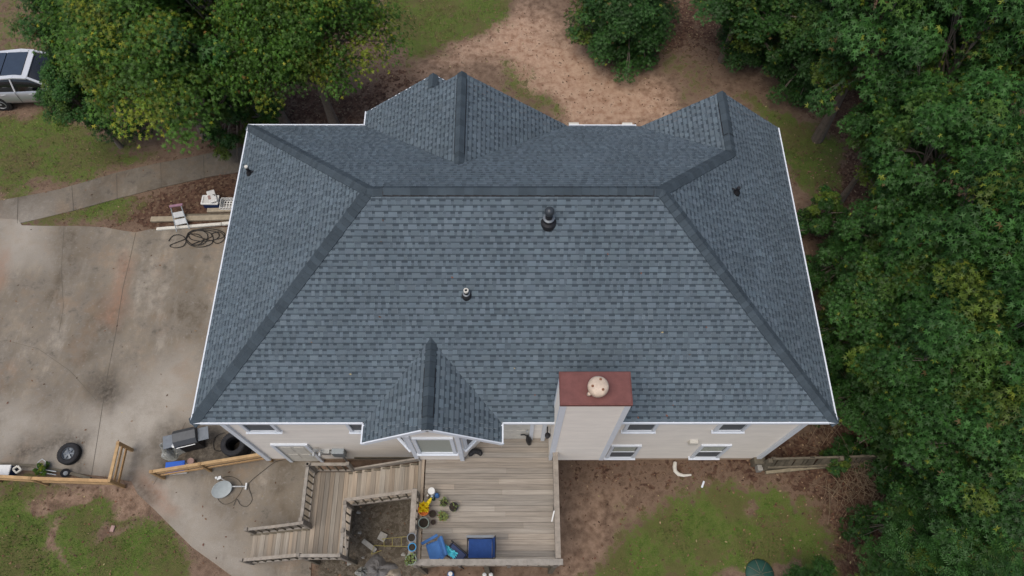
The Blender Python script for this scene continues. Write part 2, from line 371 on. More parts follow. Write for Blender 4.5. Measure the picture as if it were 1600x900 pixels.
LIGHT = [[(150, 640), (290, 560), (300, 640), (240, 700), (180, 730), (90, 740), (60, 700)], [(240, 735), (300, 770), (330, 830), (400, 900), (360, 900), (260, 820), (215, 770)], [(0, 640), (70, 650), (50, 690), (0, 700)], [(0, 340), (60, 320), (70, 400), (0, 410)]]
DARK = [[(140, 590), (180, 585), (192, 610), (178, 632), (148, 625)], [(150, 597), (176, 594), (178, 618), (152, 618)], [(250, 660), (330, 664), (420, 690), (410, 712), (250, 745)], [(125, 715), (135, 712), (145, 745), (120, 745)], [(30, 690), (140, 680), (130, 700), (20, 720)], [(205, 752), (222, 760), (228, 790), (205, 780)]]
def slab(name, pts, z=0.0, thick=.12, light=0, dark=0):
    poly = [at(x, y, 0) for x, y in pts]; bm = bmesh.new()
    f = bm.faces.new([bm.verts.new((p.x, p.y, z)) for p in poly])
    if f.normal.z < 0 or f.calc_area() and (f.normal_update() or f.normal.z < 0): f.normal_flip()
    x0 = min(p.x for p in poly); x1 = max(p.x for p in poly); y0 = min(p.y for p in poly); y1 = max(p.y for p in poly)
    x0 = max(x0, -26)
    for ax, a, b_ in ((0, x0, x1), (1, y0, y1)):
        t = a+.13
        while t < b_-.01:
            no = (1, 0, 0) if ax == 0 else (0, 1, 0); co = (t, 0, 0) if ax == 0 else (0, t, 0)
            bmesh.ops.bisect_plane(bm, geom=bm.verts[:]+bm.edges[:]+bm.faces[:], plane_co=co, plane_no=no, dist=1e-5); t += .13
    ed = [e for e in bm.edges if e.is_boundary]; r_ = bmesh.ops.extrude_edge_only(bm, edges=ed)
    for v in [q for q in r_['geom'] if isinstance(q, bmesh.types.BMVert)]: v.co.z = z-thick
    bm.normal_update()
    me = bpy.data.meshes.new(name); bm.to_mesh(me); bm.free()
    co = np.zeros(len(me.vertices)*3, np.float32); me.vertices.foreach_get('co', co); co = co.reshape(-1, 3); x = co[:, 0].astype(float); y = co[:, 1].astype(float)
    P = np.stack([x+(fbm(x, y, 1.5, 91)-.5)*.7, y+(fbm(x, y, 1.5, 95)-.5)*.7], 1); k = np.zeros((len(x), 4), np.float32)
    for j, (L, wd) in enumerate(((RUST, .35), (LIGHT, .8), (DARK, .35))):
        for p in L: k[:, j] = np.maximum(k[:, j], np.clip(sdist(P, poly_at(p))/wd*.5+.5, 0, 1))
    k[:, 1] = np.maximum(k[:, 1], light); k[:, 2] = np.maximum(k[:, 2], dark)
    a = me.attributes.new('Mask', 'FLOAT_COLOR', 'POINT'); a.data.foreach_set('color', k.ravel()); me.materials.append(M['concrete'])
    ob = bpy.data.objects.new(name, me); C.objects.link(ob); tag(ob, kind='structure'); return ob
drive = slab('driveway', [(-200, 330), (28, 343), (34, 352), (70, 353), (120, 353), (165, 355), (190, 360), (212, 363), (235, 358), (395, 354), (470, 500), (480, 700), (498, 722), (492, 790), (487, 840), (484, 960), (385, 960), (362, 900), (335, 880), (300, 855), (270, 825), (240, 795), (215, 772), (205, 752), (160, 744), (100, 738), (-200, 722)])
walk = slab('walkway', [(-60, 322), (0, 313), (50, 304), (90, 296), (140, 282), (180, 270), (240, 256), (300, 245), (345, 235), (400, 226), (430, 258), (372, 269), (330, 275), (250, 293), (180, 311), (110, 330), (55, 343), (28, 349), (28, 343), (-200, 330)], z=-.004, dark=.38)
jm = mk('joint', (.10, .088, .07), .95, var=.3)
def joint(parent, pts, wd=.016):
    b = MB(); P = [at(x, y, .004) for x, y in pts]
    for a, c in zip(P, P[1:]):
        d = (c-a).normalized(); s_ = V(-d.y, d.x, 0)*wd/2; b.add([a-s_, c-s_, c+s_, a+s_], [(0, 1, 2, 3)])
    o = b.build('joint', jm); o.parent = parent; return o
joint(drive, [(212, 364), (203, 405), (192, 450), (181, 520), (170, 575), (164, 610), (150, 700), (143, 742)])
joint(drive, [(-60, 540), (10, 532), (60, 545), (110, 580), (150, 625)], .008)
joint(drive, [(240, 757), (262, 718), (290, 660)], .014)
joint(drive, [(100, 353), (96, 420), (99, 480), (92, 520)], .01)
joint(walk, [(112, 290), (115, 329)]); joint(walk, [(182, 271), (183, 311)]); joint(walk, [(251, 254), (252, 293)]); joint(walk, [(318, 243), (319, 279)]); joint(walk, [(28, 308), (27, 349)], .015)

# ================================================================ HOUSE
XL, XR, YF, YR, ZE, S = -7.755, 8.061, 4.859, 13.929, 5.478, .755
YM = (YF+YR)/2; RUN = (YR-YF)/2; ZR = ZE+RUN*S
house = thing('house', 'two-storey beige house with dark blue-grey shingle hip roof and white gutters', 'house', (0, 9.4, 0))
WX0, WX1, WY0, WY1 = XL+.33, XR-.33, 5.21, 13.55
# --- walls with lapped siding
def lap_wall(b, x0, y0, x1, y1, z0, z1, lap=.115, out=.012):
    """siding courses from (x0,y0) to (x1,y1), outward normal to the right of the direction"""
    d = V(x1-x0, y1-y0, 0).normalized(); n_ = V(d.y, -d.x, 0)*out; A = V(x0, y0, 0); B = V(x1, y1, 0); z = z0
    while z < z1-1e-4:
        t = min(z+lap, z1); c = jit(.025)
        b.add([A+n_+V(0, 0, z), B+n_+V(0, 0, z), B+V(0, 0, t), A+V(0, 0, t)], [(0, 1, 2, 3)], c)
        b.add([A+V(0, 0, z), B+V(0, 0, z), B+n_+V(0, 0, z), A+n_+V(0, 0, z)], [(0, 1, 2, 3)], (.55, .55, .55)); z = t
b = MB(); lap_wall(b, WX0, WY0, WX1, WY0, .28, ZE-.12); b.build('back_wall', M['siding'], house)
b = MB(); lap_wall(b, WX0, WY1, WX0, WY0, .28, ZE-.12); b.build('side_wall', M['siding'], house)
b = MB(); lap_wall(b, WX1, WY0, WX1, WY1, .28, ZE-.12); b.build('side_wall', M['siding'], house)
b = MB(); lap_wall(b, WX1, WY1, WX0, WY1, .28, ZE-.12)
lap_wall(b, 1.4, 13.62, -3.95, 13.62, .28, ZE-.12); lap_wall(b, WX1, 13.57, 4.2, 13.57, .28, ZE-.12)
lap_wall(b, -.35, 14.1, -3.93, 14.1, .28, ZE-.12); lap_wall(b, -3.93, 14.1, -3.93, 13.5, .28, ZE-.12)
def gable_tri(b, cx, half, y, s=S, z0=ZE-.12):
    b.add([(cx-half, y, z0), (cx+half, y, z0), (cx+half, y, z0+.05), (cx, y, ZE+half*s-.08), (cx-half, y, z0+.05)], [(0, 1, 2, 3, 4)])
gable_tri(b, -1.26, 2.9, 13.65); gable_tri(b, -2.12, 2.05, 14.12); gable_tri(b, 5.95, 2.0, 13.59); b.build('front_wall', M['siding'], house)
b = MB(); b.box(((WX0+WX1)/2, (WY0+WY1)/2, .13), (WX1-WX0-.02, WY1-WY0-.02, .34)); b.build('foundation', M['tan'], house)
# dark stair-step ledge under siding
for x, y in ((WX0, WY0), (WX1, WY0), (WX0, WY1), (WX1, WY1)):
    b = MB(); b.box((x, y, 2.75), (.14, .14, 5.0)); b.build('corner_trim', M['trim'], house)
b = MB(); b.add([(XL+.05, YF+.05, ZE-.12), (XR-.05, YF+.05, ZE-.12), (XR-.05, YR-.05, ZE-.12), (XL+.05, YR-.05, ZE-.12)], [(0, 1, 2, 3)])
b.box((-2.9, 14.15, ZE-.125), (2.7, .5, .02)); b.build('soffit', M['trim'], house)

# --- shingled slopes
def clip(poly, ax, val, keep_less):
    out = []; n = len(poly)
    for i in range(n):
        a = poly[i]; c = poly[(i+1) % n]; ia = (a[ax] <= val) if keep_less else (a[ax] >= val); ic = (c[ax] <= val) if keep_less else (c[ax] >= val)
        if ia: out.append(a)
        if ia != ic:
            t = (val-a[ax])/(c[ax]-a[ax]); out.append((a[0]+(c[0]-a[0])*t, a[1]+(c[1]-a[1])*t))
    return out
EXPO = .143
def slope(name, polys, origin, e, upd, toff=0.0, tmin=.0):
    """polys: convex plan polygons [(x,y)..]; plane through origin (eave), e: along eave, upd: horizontal upslope dir"""
    e = V(*e, 0); uh = V(*upd, 0); u3 = (uh+V(0, 0, S)).normalized(); nrm = e.cross(u3); nrm = nrm if nrm.z > 0 else -nrm
    k_ = math.sqrt(1+S*S); o = V(*origin); b = MB()
    P2 = []
    for p in polys:
        q = [((V(x, y, 0)-V(o.x, o.y, 0)).dot(e), (V(x, y, 0)-V(o.x, o.y, 0)).dot(uh)*k_) for x, y in p]; P2.append(q)
    smin = min(q[0] for p in P2 for q in p); smax = max(q[0] for p in P2 for q in p); tmax = max(q[1] for p in P2 for q in p); tmn = max(tmin, min(q[1] for p in P2 for q in p))
    def emit(s0, s1, t0, t1, h0, h1, col):
        for p in P2:
            q = clip(p, 1, t0, False)
            if len(q) < 3: continue
            q = clip(q, 1, t1, True)
            if len(q) < 3: continue
            q = clip(q, 0, s0, False)
            if len(q) < 3: continue
            q = clip(q, 0, s1, True)
            if len(q) < 3: continue
            vs = [o+e*a+u3*c+nrm*(h0+(h1-h0)*(c-t0)/(t1-t0)) for a, c in q]; b.add(vs, [tuple(range(len(vs)))], col)
            ma = min(a for a, c in q if c < t0+1e-3) if any(c < t0+1e-3 for a, c in q) else None
            if ma is not None and h0 > .004:
                mb = max(a for a, c in q if c < t0+1e-3)
                if mb-ma > .01: b.add([o+e*ma+u3*t0-nrm*.004, o+e*mb+u3*t0-nrm*.004, o+e*mb+u3*t0+nrm*h0, o+e*ma+u3*t0+nrm*h0], [(0, 1, 2, 3)], (.25, .25, .27))  # butt edge: shade painted in as a dark face colour
    k = 0; t = tmn
    while t < tmax:
        t1 = t+EXPO; s_ = smin-rnd.uniform(0, .3); tooth = True; drift = 1+rnd.uniform(-.03, .03)
        slotw = rnd.choice((.07, .09, .11, .13))
        while s_ < smax:
            if tooth:
                wd = rnd.choice((.07, .08, .10, .12, .15, .20)); tone = rnd.choice((.95, 1.0, 1.04, 1.08, 1.14, .93))*drift
                c = (tone*(1+rnd.uniform(-.02, .03)), tone, tone*(1+rnd.uniform(-.02, .02)))
                emit(s_, s_+wd, t, t+EXPO*.78, .011, .005, c); emit(s_, s_+wd, t+EXPO*.78, t1, .005, .003, (.58, .59, .61))  # upper strip of the tooth: butt shadow of the next course painted in
            else:
                wd = rnd.choice((.07, .09, .11, .15)); tone = rnd.choice((.84, .90, .95, 1.0))*drift
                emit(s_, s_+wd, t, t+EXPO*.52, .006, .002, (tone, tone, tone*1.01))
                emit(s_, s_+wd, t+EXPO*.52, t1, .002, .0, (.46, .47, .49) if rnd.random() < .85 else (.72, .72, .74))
            tooth = not tooth; s_ += wd
        t = t1; k += 1
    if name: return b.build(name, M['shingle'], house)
    return b
ins = .05
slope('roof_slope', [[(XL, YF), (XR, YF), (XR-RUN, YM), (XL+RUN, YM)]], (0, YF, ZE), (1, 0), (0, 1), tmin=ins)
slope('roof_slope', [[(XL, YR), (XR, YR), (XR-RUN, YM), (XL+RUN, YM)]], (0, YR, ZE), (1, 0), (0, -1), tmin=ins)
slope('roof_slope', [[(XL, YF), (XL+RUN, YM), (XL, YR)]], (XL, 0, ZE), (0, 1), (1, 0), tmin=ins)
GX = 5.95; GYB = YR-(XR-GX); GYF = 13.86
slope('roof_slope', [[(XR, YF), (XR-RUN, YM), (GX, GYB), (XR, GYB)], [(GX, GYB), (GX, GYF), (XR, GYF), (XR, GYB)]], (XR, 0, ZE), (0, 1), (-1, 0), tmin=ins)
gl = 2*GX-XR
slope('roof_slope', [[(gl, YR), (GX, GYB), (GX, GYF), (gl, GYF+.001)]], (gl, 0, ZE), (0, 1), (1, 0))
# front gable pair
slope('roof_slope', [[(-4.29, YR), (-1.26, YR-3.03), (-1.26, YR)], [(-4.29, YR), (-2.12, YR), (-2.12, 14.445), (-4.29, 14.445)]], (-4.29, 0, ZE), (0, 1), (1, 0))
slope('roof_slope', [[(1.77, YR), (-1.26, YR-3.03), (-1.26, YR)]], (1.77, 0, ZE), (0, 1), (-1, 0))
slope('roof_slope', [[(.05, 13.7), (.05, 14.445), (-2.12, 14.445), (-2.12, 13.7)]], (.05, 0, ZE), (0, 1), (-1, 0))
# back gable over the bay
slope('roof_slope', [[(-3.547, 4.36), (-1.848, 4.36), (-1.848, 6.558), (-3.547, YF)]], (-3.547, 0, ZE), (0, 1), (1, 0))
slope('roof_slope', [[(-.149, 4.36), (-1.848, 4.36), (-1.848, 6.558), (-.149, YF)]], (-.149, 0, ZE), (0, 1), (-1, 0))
# --- ridge and hip caps
def caps(a, bb, d1, d2, wd=.165, h=.022, parent=house, name='ridge_cap', exp=.145, dark=1.0, edge=False):
    a = V(*a); bb = V(*bb); L = (bb-a).length; d = (bb-a)/L; n_ = max(1, int(L/exp)); b = MB(); st = L/n_
    def side(dd):
        q = V(*dd); q = q-d*q.dot(d); return q.normalized()
    s1 = side(d1); s2 = side(d2)
    for k in range(n_):
        p = a+d*st*k; q = a+d*st*(k+1)+d*.002; c = jit(.15, dark); z0 = V(0, 0, h+.018); z1 = V(0, 0, h)
        w1 = wd*rnd.uniform(.97, 1.03)
        vs = [p+s1*w1+z0, p+z0+V(0, 0, .012), p+s2*w1+z0, q+s1*w1+z1, q+z1+V(0, 0, .012), q+s2*w1+z1]
        b.add(vs, [(0, 1, 4, 3), (1, 2, 5, 4)], c)
        g = V(0, 0, -h-.012)
        b.add([vs[0]+g, vs[0], vs[3], vs[3]+g], [(0, 1, 2, 3)], (.12, .12, .12) if edge else c); b.add([vs[2]+g, vs[2], vs[5], vs[5]+g], [(0, 1, 2, 3)], (.12, .12, .12) if edge else c)
        b.add([vs[0], vs[1], vs[2], vs[2]-V(0, 0, .012), vs[1]-V(0, 0, .012), vs[0]-V(0, 0, .012)], [(0, 1, 4, 5), (1, 2, 3, 4)], (.3, .3, .3))
    return b.build(name, M['cap'], parent)
dF, dB, dL, dR = (0, -1, -S), (0, 1, -S), (-1, 0, -S), (1, 0, -S)
caps((XL, YF, ZE), (XL+RUN, YM, ZR), dF, dL); caps((XR, YF, ZE), (XR-RUN, YM, ZR), dF, dR)
caps((XL, YR, ZE), (XL+RUN, YM, ZR), dB, dL); caps((GX, GYB, ZE+(XR-GX)*S), (XR-RUN, YM, ZR), dB, dR)
caps((XL+RUN-.02, YM, ZR), (XR-RUN+.02, YM, ZR), dF, dB)
zg = ZE+(XR-GX)*S; caps((GX, GYF, zg), (GX, GYB-.1, zg), dL, dR)
z1_ = ZE+3.03*S; caps((-1.26, YR, z1_), (-1.26, YR-3.1, z1_), dL, dR)
z2_ = ZE+2.17*S; caps((-2.12, 14.445, z2_), (-2.12, 13.98, z2_), dL, dR)
z3_ = ZE+1.699*S; caps((-1.848, 4.36, z3_), (-1.848, 6.6, z3_), dL, dR)
def vent(a, bb, d1, d2, wd=.155):
    o_ = caps(a, bb, d1, d2, wd, .045, name='ridge_vent', dark=1.06, edge=True, exp=.2)
    a = V(*a); bb = V(*bb); d = (bb-a).normalized(); e0 = a-d*.02; e1 = bb+d*.02; b = MB()
    for dd in (d1, d2):
        q = V(*dd); q = (q-d*q.dot(d)).normalized()*(wd+.022); b.add([e0+V(0, 0, .04), e1+V(0, 0, .04), e1+q+V(0, 0, .04), e0+q+V(0, 0, .04)], [(0, 1, 2, 3)])
    b.build('vent_core', M['black'], o_); return o_
vent((XL+RUN+.35, YM, ZR), (XR-RUN-.2, YM, ZR), dF, dB); vent((-1.26, YR-.2, z1_), (-1.26, YR-2.65, z1_), dL, dR)
vent((GX, GYF-.35, zg), (GX, GYF-1.45, zg), dL, dR); vent((-1.848, 4.68, z3_), (-1.848, 5.85, z3_), dL, dR)
# --- gutters and rakes
def gutter(a, bb, out, name='gutter'):
    a = V(*a); bb = V(*bb); n_ = V(*out); b = MB(); d = (bb-a).normalized()
    b.beam(a-n_*.008+V(0, 0, -.03), bb-n_*.008+V(0, 0, -.03), .014, .13); b.beam(a-n_*.055+V(0, 0, -.09), bb-n_*.055+V(0, 0, -.09), .10, .01)
    b.beam(a-n_*.010+V(0, 0, .034), bb-n_*.010+V(0, 0, .034), .036, .008)
    b.beam(a-n_*.105+V(0, 0, -.04), bb-n_*.105+V(0, 0, -.04), .012, .14, col=(.8, .8, .78)); L = (bb-a).length; k = .45
    while k < L: b.beam(a+d*k-n_*.012+V(0, 0, .03), a+d*k-n_*.10+V(0, 0, .03), .022, .006); k += .95
    for p in (a, bb): b.box(p-n_*.055+V(0, 0, -.04), (.008 if abs(d.x) > .5 else .11, .11 if abs(d.x) > .5 else .008, .12))
    o_ = b.build(name, M['trim'], house)
    b = MB(); b.beam(a-n_*.055+V(0, 0, -.045), bb-n_*.055+V(0, 0, -.045), .082, .02, col=(1, 1, 1)); m_ = b.build('debris', M['soil'], o_); return o_
gutter((XL, YF, ZE), (-3.56, YF, ZE), (0, -1, 0)); gutter((-.14, YF, ZE), (1.12, YF, ZE), (0, -1, 0)); gutter((2.64, YF, ZE), (XR, YF, ZE), (0, -1, 0))
gutter((XL, YF, ZE), (XL, YR, ZE), (-1, 0, 0)); gutter((XR, YF, ZE), (XR, 13.84, ZE), (1, 0, 0))
gutter((XL, YR+.02, ZE), (-4.31, YR+.02, ZE), (0, 1, 0)); gutter((1.80, YR+.02, ZE), (gl-.03, YR+.02, ZE), (0, 1, 0))
gutter((-4.31, YR, ZE), (-4.31, 14.44, ZE), (-1, 0, 0)); gutter((-3.565, 4.36, ZE), (-3.565, YF, ZE), (-1, 0, 0)); gutter((-.13, 4.36, ZE), (-.13, YF, ZE), (1, 0, 0))
def rake(cx, half, y, z=ZE, out=-1):
    b = MB()
    for sgn in (-1, 1): b.beam((cx+sgn*half, y, z-.07), (cx, y, z+half*S-.07), .03, .14)
    b.build('rake_board', M['trim'], house)
rake(-1.848, 1.70, 4.375); rake(-1.26, 3.0, YR-.02); rake(-2.12, 2.15, 14.43); rake(GX, 2.08, GYF-.015)
for x in (1.95, 3.55):
    b = MB(); b.box((x, YR+.06, ZE-.0), (.30, .10, .05)); b.build('gutter_outlet', M['dirtywhite'], house)
# --- windows and doors on the back wall
def window(cx, z0, z1, wd, y=WY0, rz=0, glass='glass', blind=False, parent=house, ctr=None):
    r_ = Matrix.Rotation(rz, 3, 'Z'); o = V(cx, y, 0) if ctr is None else ctr; T = lambda x, yy, z: o+r_@V(x, yy, z)
    b = MB(); h = z1-z0; zc = (z0+z1)/2; fwid = .09
    for sx in (-1, 1): b.box(T(sx*(wd/2+fwid/2), -.03, zc), (fwid, .07, h+2*fwid), rot=r_)
    for z in (z0-fwid/2, z1+fwid/2): b.box(T(0, -.03, z), (wd, .068, fwid), rot=r_)
    b.box(T(0, -.045, z0-fwid-.015), (wd+.26, .12, .03), rot=r_)
    w_ = b.build('window', M['trim'], parent)
    b = MB(); b.box(T(0, -.021, zc), (wd, .012, h), rot=r_); b.build('pane', M[glass], w_)
    if glass == 'glass':
        b = MB(); b.box(T(0, -.034, zc), (wd, .03, .045), rot=r_); b.build('sash', M['trim'], w_)
        b = MB(); b.box(T(0, -.030, z0+h*.24), (wd-.06, .004, h*.44), rot=r_); b.build('insect_screen', M['screen'], w_)
        if blind:
            b = MB(); z = z0+h*.53
            while z < z1-.03: b.box(T(0, -.029, z), (wd-.06, .004, .022), rot=r_); z += .05
            b.build('blind', M['blind'], w_)
    return w_
window(-6.57, 3.68, 4.95, .72); window(-3.85, 3.68, 4.95, .62); window(3.50, 3.68, 4.95, .68); window(5.92, 3.68, 4.95, .64)
window(3.42, .56, 1.92, .70, blind=True); window(6.02, .56, 1.95, .70, blind=True)
def door(cx, z0, wd, h):
    b = MB()
    for sx in (-1, 1): b.box((cx+sx*(wd/2+.05), WY0-.03, z0+h/2), (.10, .08, h))
    b.box((cx, WY0-.03, z0+h+.05), (wd+.2, .079, .10)); d_ = b.build('door', M['trim'], house)
    b = MB(); b.box((cx, WY0-.014, z0+h/2), (wd, .03, h))
    for zz in (.3, .72): 
        for sx in (-1, 1): b.box((cx+sx*wd*.22, WY0-.032, z0+h*zz), (wd*.32, .012, h*.3))
    b.build('leaf', M['dirtywhite'], d_); b = MB(); b.lathe((cx+wd*.4, WY0-.045, z0+1), [(.01, 0), (.03, .02), (.03, .05), (.005, .07)], 12, M=Matrix.Rotation(R(90), 3, 'X')); b.build('handle', M['galv'], d_)
door(-6.30, .02, .86, 2.05); door(.17, 2.76, .80, 2.03)
b = MB(); b.box((.95, WY0-.05, 3.9), (.10, .09, 2.3)); b.build('downspout', M['trim'], house)
b = MB(); b.box((5.24, WY0-.06, 2.45), (.26, .12, .22), taper=.9); b.build('wall_vent', M['dirtywhite'], house)
b = MB(); b.box((-5.02, WY0-.09, 1.35), (.36, .16, .46)); m_ = b.build('meter_box', M['greymetal'], house, bevel=.01)
b = MB(); b.box((-5.42, WY0-.07, 1.35), (.26, .12, .22)); b.tube([(-5.02, WY0-.07, 1.1), (-5.02, WY0-.07, .0)], .03); b.tube([(-5.28, WY0-.07, 1.38), (-5.2, WY0-.07, 1.38)], .02); b.build('conduit_box', M['galv'], house)
b = MB()
b.lathe((-5.62, WY0-.06, 1.75), [(.03, 0), (.09, .03), (.10, .06), (.02, .1)], 14, M=Matrix.Rotation(R(90), 3, 'X'))
for a in (-1, 1): b.lathe((-5.62+.09*a, WY0-.12, 1.62), [(.02, 0), (.055, .08), (.05, .12)], 12, M=Matrix.Rotation(R(120), 3, 'X'))
b.build('wall_lamp', M['galv'], house)
# thin ledger line above patio right of the meter
b = MB(); b.beam((-4.75, WY0-.02, .38), (-2.6, WY0-.02, .38), .04, .16); b.build('ledger', M['oldwood'], house)
# --- bay window
bay = [(-3.08, WY0), (-2.50, 4.62), (-1.27, 4.62), (-.70, WY0)]
b = MB()
for (a, c) in zip(bay, bay[1:]): lap_wall(b, a[0], a[1], c[0], c[1], 2.74, ZE-.1)
b.add([(p[0], p[1], 2.74) for p in bay], [(3, 2, 1, 0)])
b.add([(-3.30, 4.60, ZE-.12), (-.40, 4.60, ZE-.12), (-1.848, 4.60, z3_-.16)], [(0, 1, 2)]); by = b.build('bay', M['siding'], house)
for p in bay[1:3]:
    b = MB(); b.box((p[0], p[1], 4.03), (.11, .11, 2.6)); b.build('corner_trim', M['trim'], by)
w_ = window(-1.885, 3.68, 5.08, .84, y=4.62, glass='blind'); w_.name = 'bay_window'
for (a, c) in ((bay[0], bay[1]), (bay[2], bay[3])):
    ang = math.atan2(c[1]-a[1], c[0]-a[0]); window(0, 3.68, 5.08, .40, rz=ang, ctr=V((a[0]+c[0])/2, (a[1]+c[1])/2, 0))
# --- chimney
CX0, CX1, CY0, CY1, CZ0, CZ1 = 1.13, 2.60, 4.60, 5.27, 2.75, 7.93
b = MB()
lap_wall(b, CX0, CY0, CX1, CY0, CZ0, CZ1); lap_wall(b, CX0, CY1, CX0, CY0, CZ0, CZ1); lap_wall(b, CX1, CY0, CX1, CY1, CZ0, CZ1); lap_wall(b, CX1, CY1, CX0, CY1, CZ0, CZ1)
b.add([(CX0, CY0, CZ0), (CX1, CY0, CZ0), (CX1, CY1, CZ0), (CX0, CY1, CZ0)], [(0, 1, 2, 3)]); ch = b.build('chimney', M['siding'], house)
for x in (CX0, CX1):
    for y in (CY0, CY1):
        b = MB(); b.box((x+(.045 if x == CX0 else -.045), y+(.03 if y == CY0 else -.03), (CZ0+CZ1)/2), (.13, .10, CZ1-CZ0)); b.build('corner_trim', M['trim'], ch)
b = MB(); cxm = (CX0+CX1)/2; cym = (CY0+CY1)/2; b.box((cxm, cym, CZ1+.03), (CX1-CX0+.08, CY1-CY0+.08, .11)); b.box((cxm, cym, CZ1+.09), (CX1-CX0+.03, CY1-CY0+.03, .02)); cap_ = b.build('chimney_cap', M['redmetal'], ch, bevel=.012)
fx, fy = at(934, 606, CZ1+.25).x, at(934, 606, CZ1+.25).y
b = MB(); b.lathe((fx, fy, CZ1+.1), [(.17, 0), (.17, .05), (.12, .07), (.12, .14), (.215, .17), (.225, .20), (.222, .27), (.20, .315), (.15, .345), (.08, .36), (.01, .362)], 36)
b.tube([(fx-.19, fy-.11, CZ1+.12), (fx-.16, fy-.10, CZ1+.22)], .045); fl = b.build('flue', M['flue'], ch, smooth=True)
for k in range(3):
    a = R(70+120*k); b = MB(); b.lathe((fx+.13*math.cos(a), fy+.13*math.sin(a), CZ1+.447), [(.030, 0), (.026, .010), (.01, .012)], 12); b.build('rivet', M['rust'], fl)
# --- roof pipes (children of the house)
def zf(y): return ZE+S*(y-YF)
def roofpipe(x, y, z, r_, h, cap=False, white=False, name='vent_pipe'):
    b = MB(); nn = Matrix.Rotation(math.atan(S), 3, 'X')
    b.lathe((x, y, z), [(r_*2.2, -.12), (r_*2.1, .03), (r_*1.5, .07), (r_*1.2, h*.30), (r_*1.25, h*.32)], 20)
    b.tube([(x, y, z), (x, y, z+h)], r_, 16); p = b.build(name, M['black'], house, smooth=False)
    b = MB(); b.lathe((x, y, z), [(r_*1.55, h*.36), (r_*1.6, h*.40), (r_*1.1, h*.44)], 20); b.build('collar', M['cap2'], p)
    if cap:
        b = MB(); b.lathe((x, y, z+h), [(r_*1.25, -.06), (r_*1.35, -.02), (r_*1.3, .04), (r_*.9, .09), (r_*.1, .11)], 20); b.build('pipe_cap', M['capdark'], p, smooth=True)
    elif white:
        b = MB(); b.lathe((x, y, z+h), [(r_*1.08, -.05), (r_*1.08, .012), (r_*.6, .014), (r_*.55, -.01)], 16); b.build('pipe_end', M['dirtywhite'], p)
M['capdark'] = mk('cap_dark', (.05, .058, .066), .3, metal=.2, var=.1)
M['cap2'] = mk('cap_grey', (.16, .18, .20), .4, metal=.2, var=.15)
roofpipe(.925, 8.80, zf(8.80), .085, .46, cap=True); roofpipe(-.991, 7.42, zf(7.42), .055, .26, white=True)
b = MB(); x, y = -7.30, 11.97; z = ZE+S*(x-XL); b.lathe((x, y, z), [(.10, -.08), (.09, .05), (.05, .14)], 14); b.tube([(x, y, z), (x, y, z+.34)], .045, 12); b.box((x+.09, y+.0, z+.10), (.13, .05, .03)); p = b.build('vent_pipe', M['black'], house)
b = MB(); b.lathe((x, y, z+.34), [(.05, -.03), (.05, .01), (.02, .012)], 12); b.build('pipe_end', M['dirtywhite'], p)
b = MB(); x, y = 5.87, 10.46; z = ZE+S*(XR-x); b.lathe((x, y, z), [(.10, -.08), (.09, .05), (.05, .14)], 14); b.tube([(x, y, z), (x, y, z+.26)], .05, 12); b.tube([(x-.02, y, z+.14), (x-.14, y+.05, z+.16)], .02); b.build('vent_pipe', M['black'], house)
# downspout elbow and foundation wedge at the right corner
b = MB(); b.box((WX1+.02, WY0-.12, .22), (.34, .2, .42)); b.build('splash_post', M['oldwood'], house)

# ================================================================ DECK
DX0, DX1, DY0, ZD = -2.44, 1.22, 1.93, 2.72
deck = thing('deck', 'weathered grey wooden deck with railing and stairs down to the patio', 'deck', (-.6, 3.4, 0))
b = MB(); y = DY0
while y < WY0-.02:
    wd = .138; x = DX0+.16
    y1 = min(y+wd, WY0-.02); brk = rnd.uniform(-1.8, .8) if rnd.random() < .6 else None
    segs = [(x, DX1)] if brk is None else [(x, brk-.002), (brk+.002, DX1)]
    for (a, c) in segs:
        col = jit(.09, rnd.choice((.92, 1.0, 1.07)), .03); b.box(((a+c)/2, (y+y1)/2, ZD-.019+rnd.uniform(-.002, .002)), (c-a, y1-y, .038), col=col)
    y += wd+.006
b.build('floor', M['deck'], deck)
b = MB()
for x in (DX0+.005, DX0+.085): b.box((x, (DY0+4.66)/2, ZD-.017), (.074, 4.66-DY0, .038), col=jit(.1, 1.05, .04))
b.build('border_board', M['decky'], deck)
b = MB(); b.box(((DX0+DX1)/2, DY0-.02, ZD-.16), (DX1-DX0+.1, .04, .24)); b.box((DX0-.03, (DY0+WY0)/2, ZD-.16), (.04, WY0-DY0, .24)); b.box((DX1+.03, (DY0+4.6)/2, ZD-.16), (.04, 4.6-DY0, .24))
for y in np.arange(2.3, 5.1, .4): b.box(((DX0+DX1)/2, y, ZD-.16), (DX1-DX0, .04, .2))
b.build('joist', M['oldwood'], deck)
for x, y in ((DX0, DY0), (DX1, DY0), (-.6, DY0), (DX0, 3.7), (DX1, 3.7)):
    b = MB(); b.box((x, y, (ZD-.1)/2+.0), (.13, .13, ZD-.06)); b.build('support_post', M['oldwood'], deck)
for sx, x in ((1, DX0), (-1, DX1)):
    b = MB(); b.beam((x, DY0, 1.6), (x+sx*.8, DY0, 2.45), .09, .09); b.build('brace', M['oldwood'], deck)
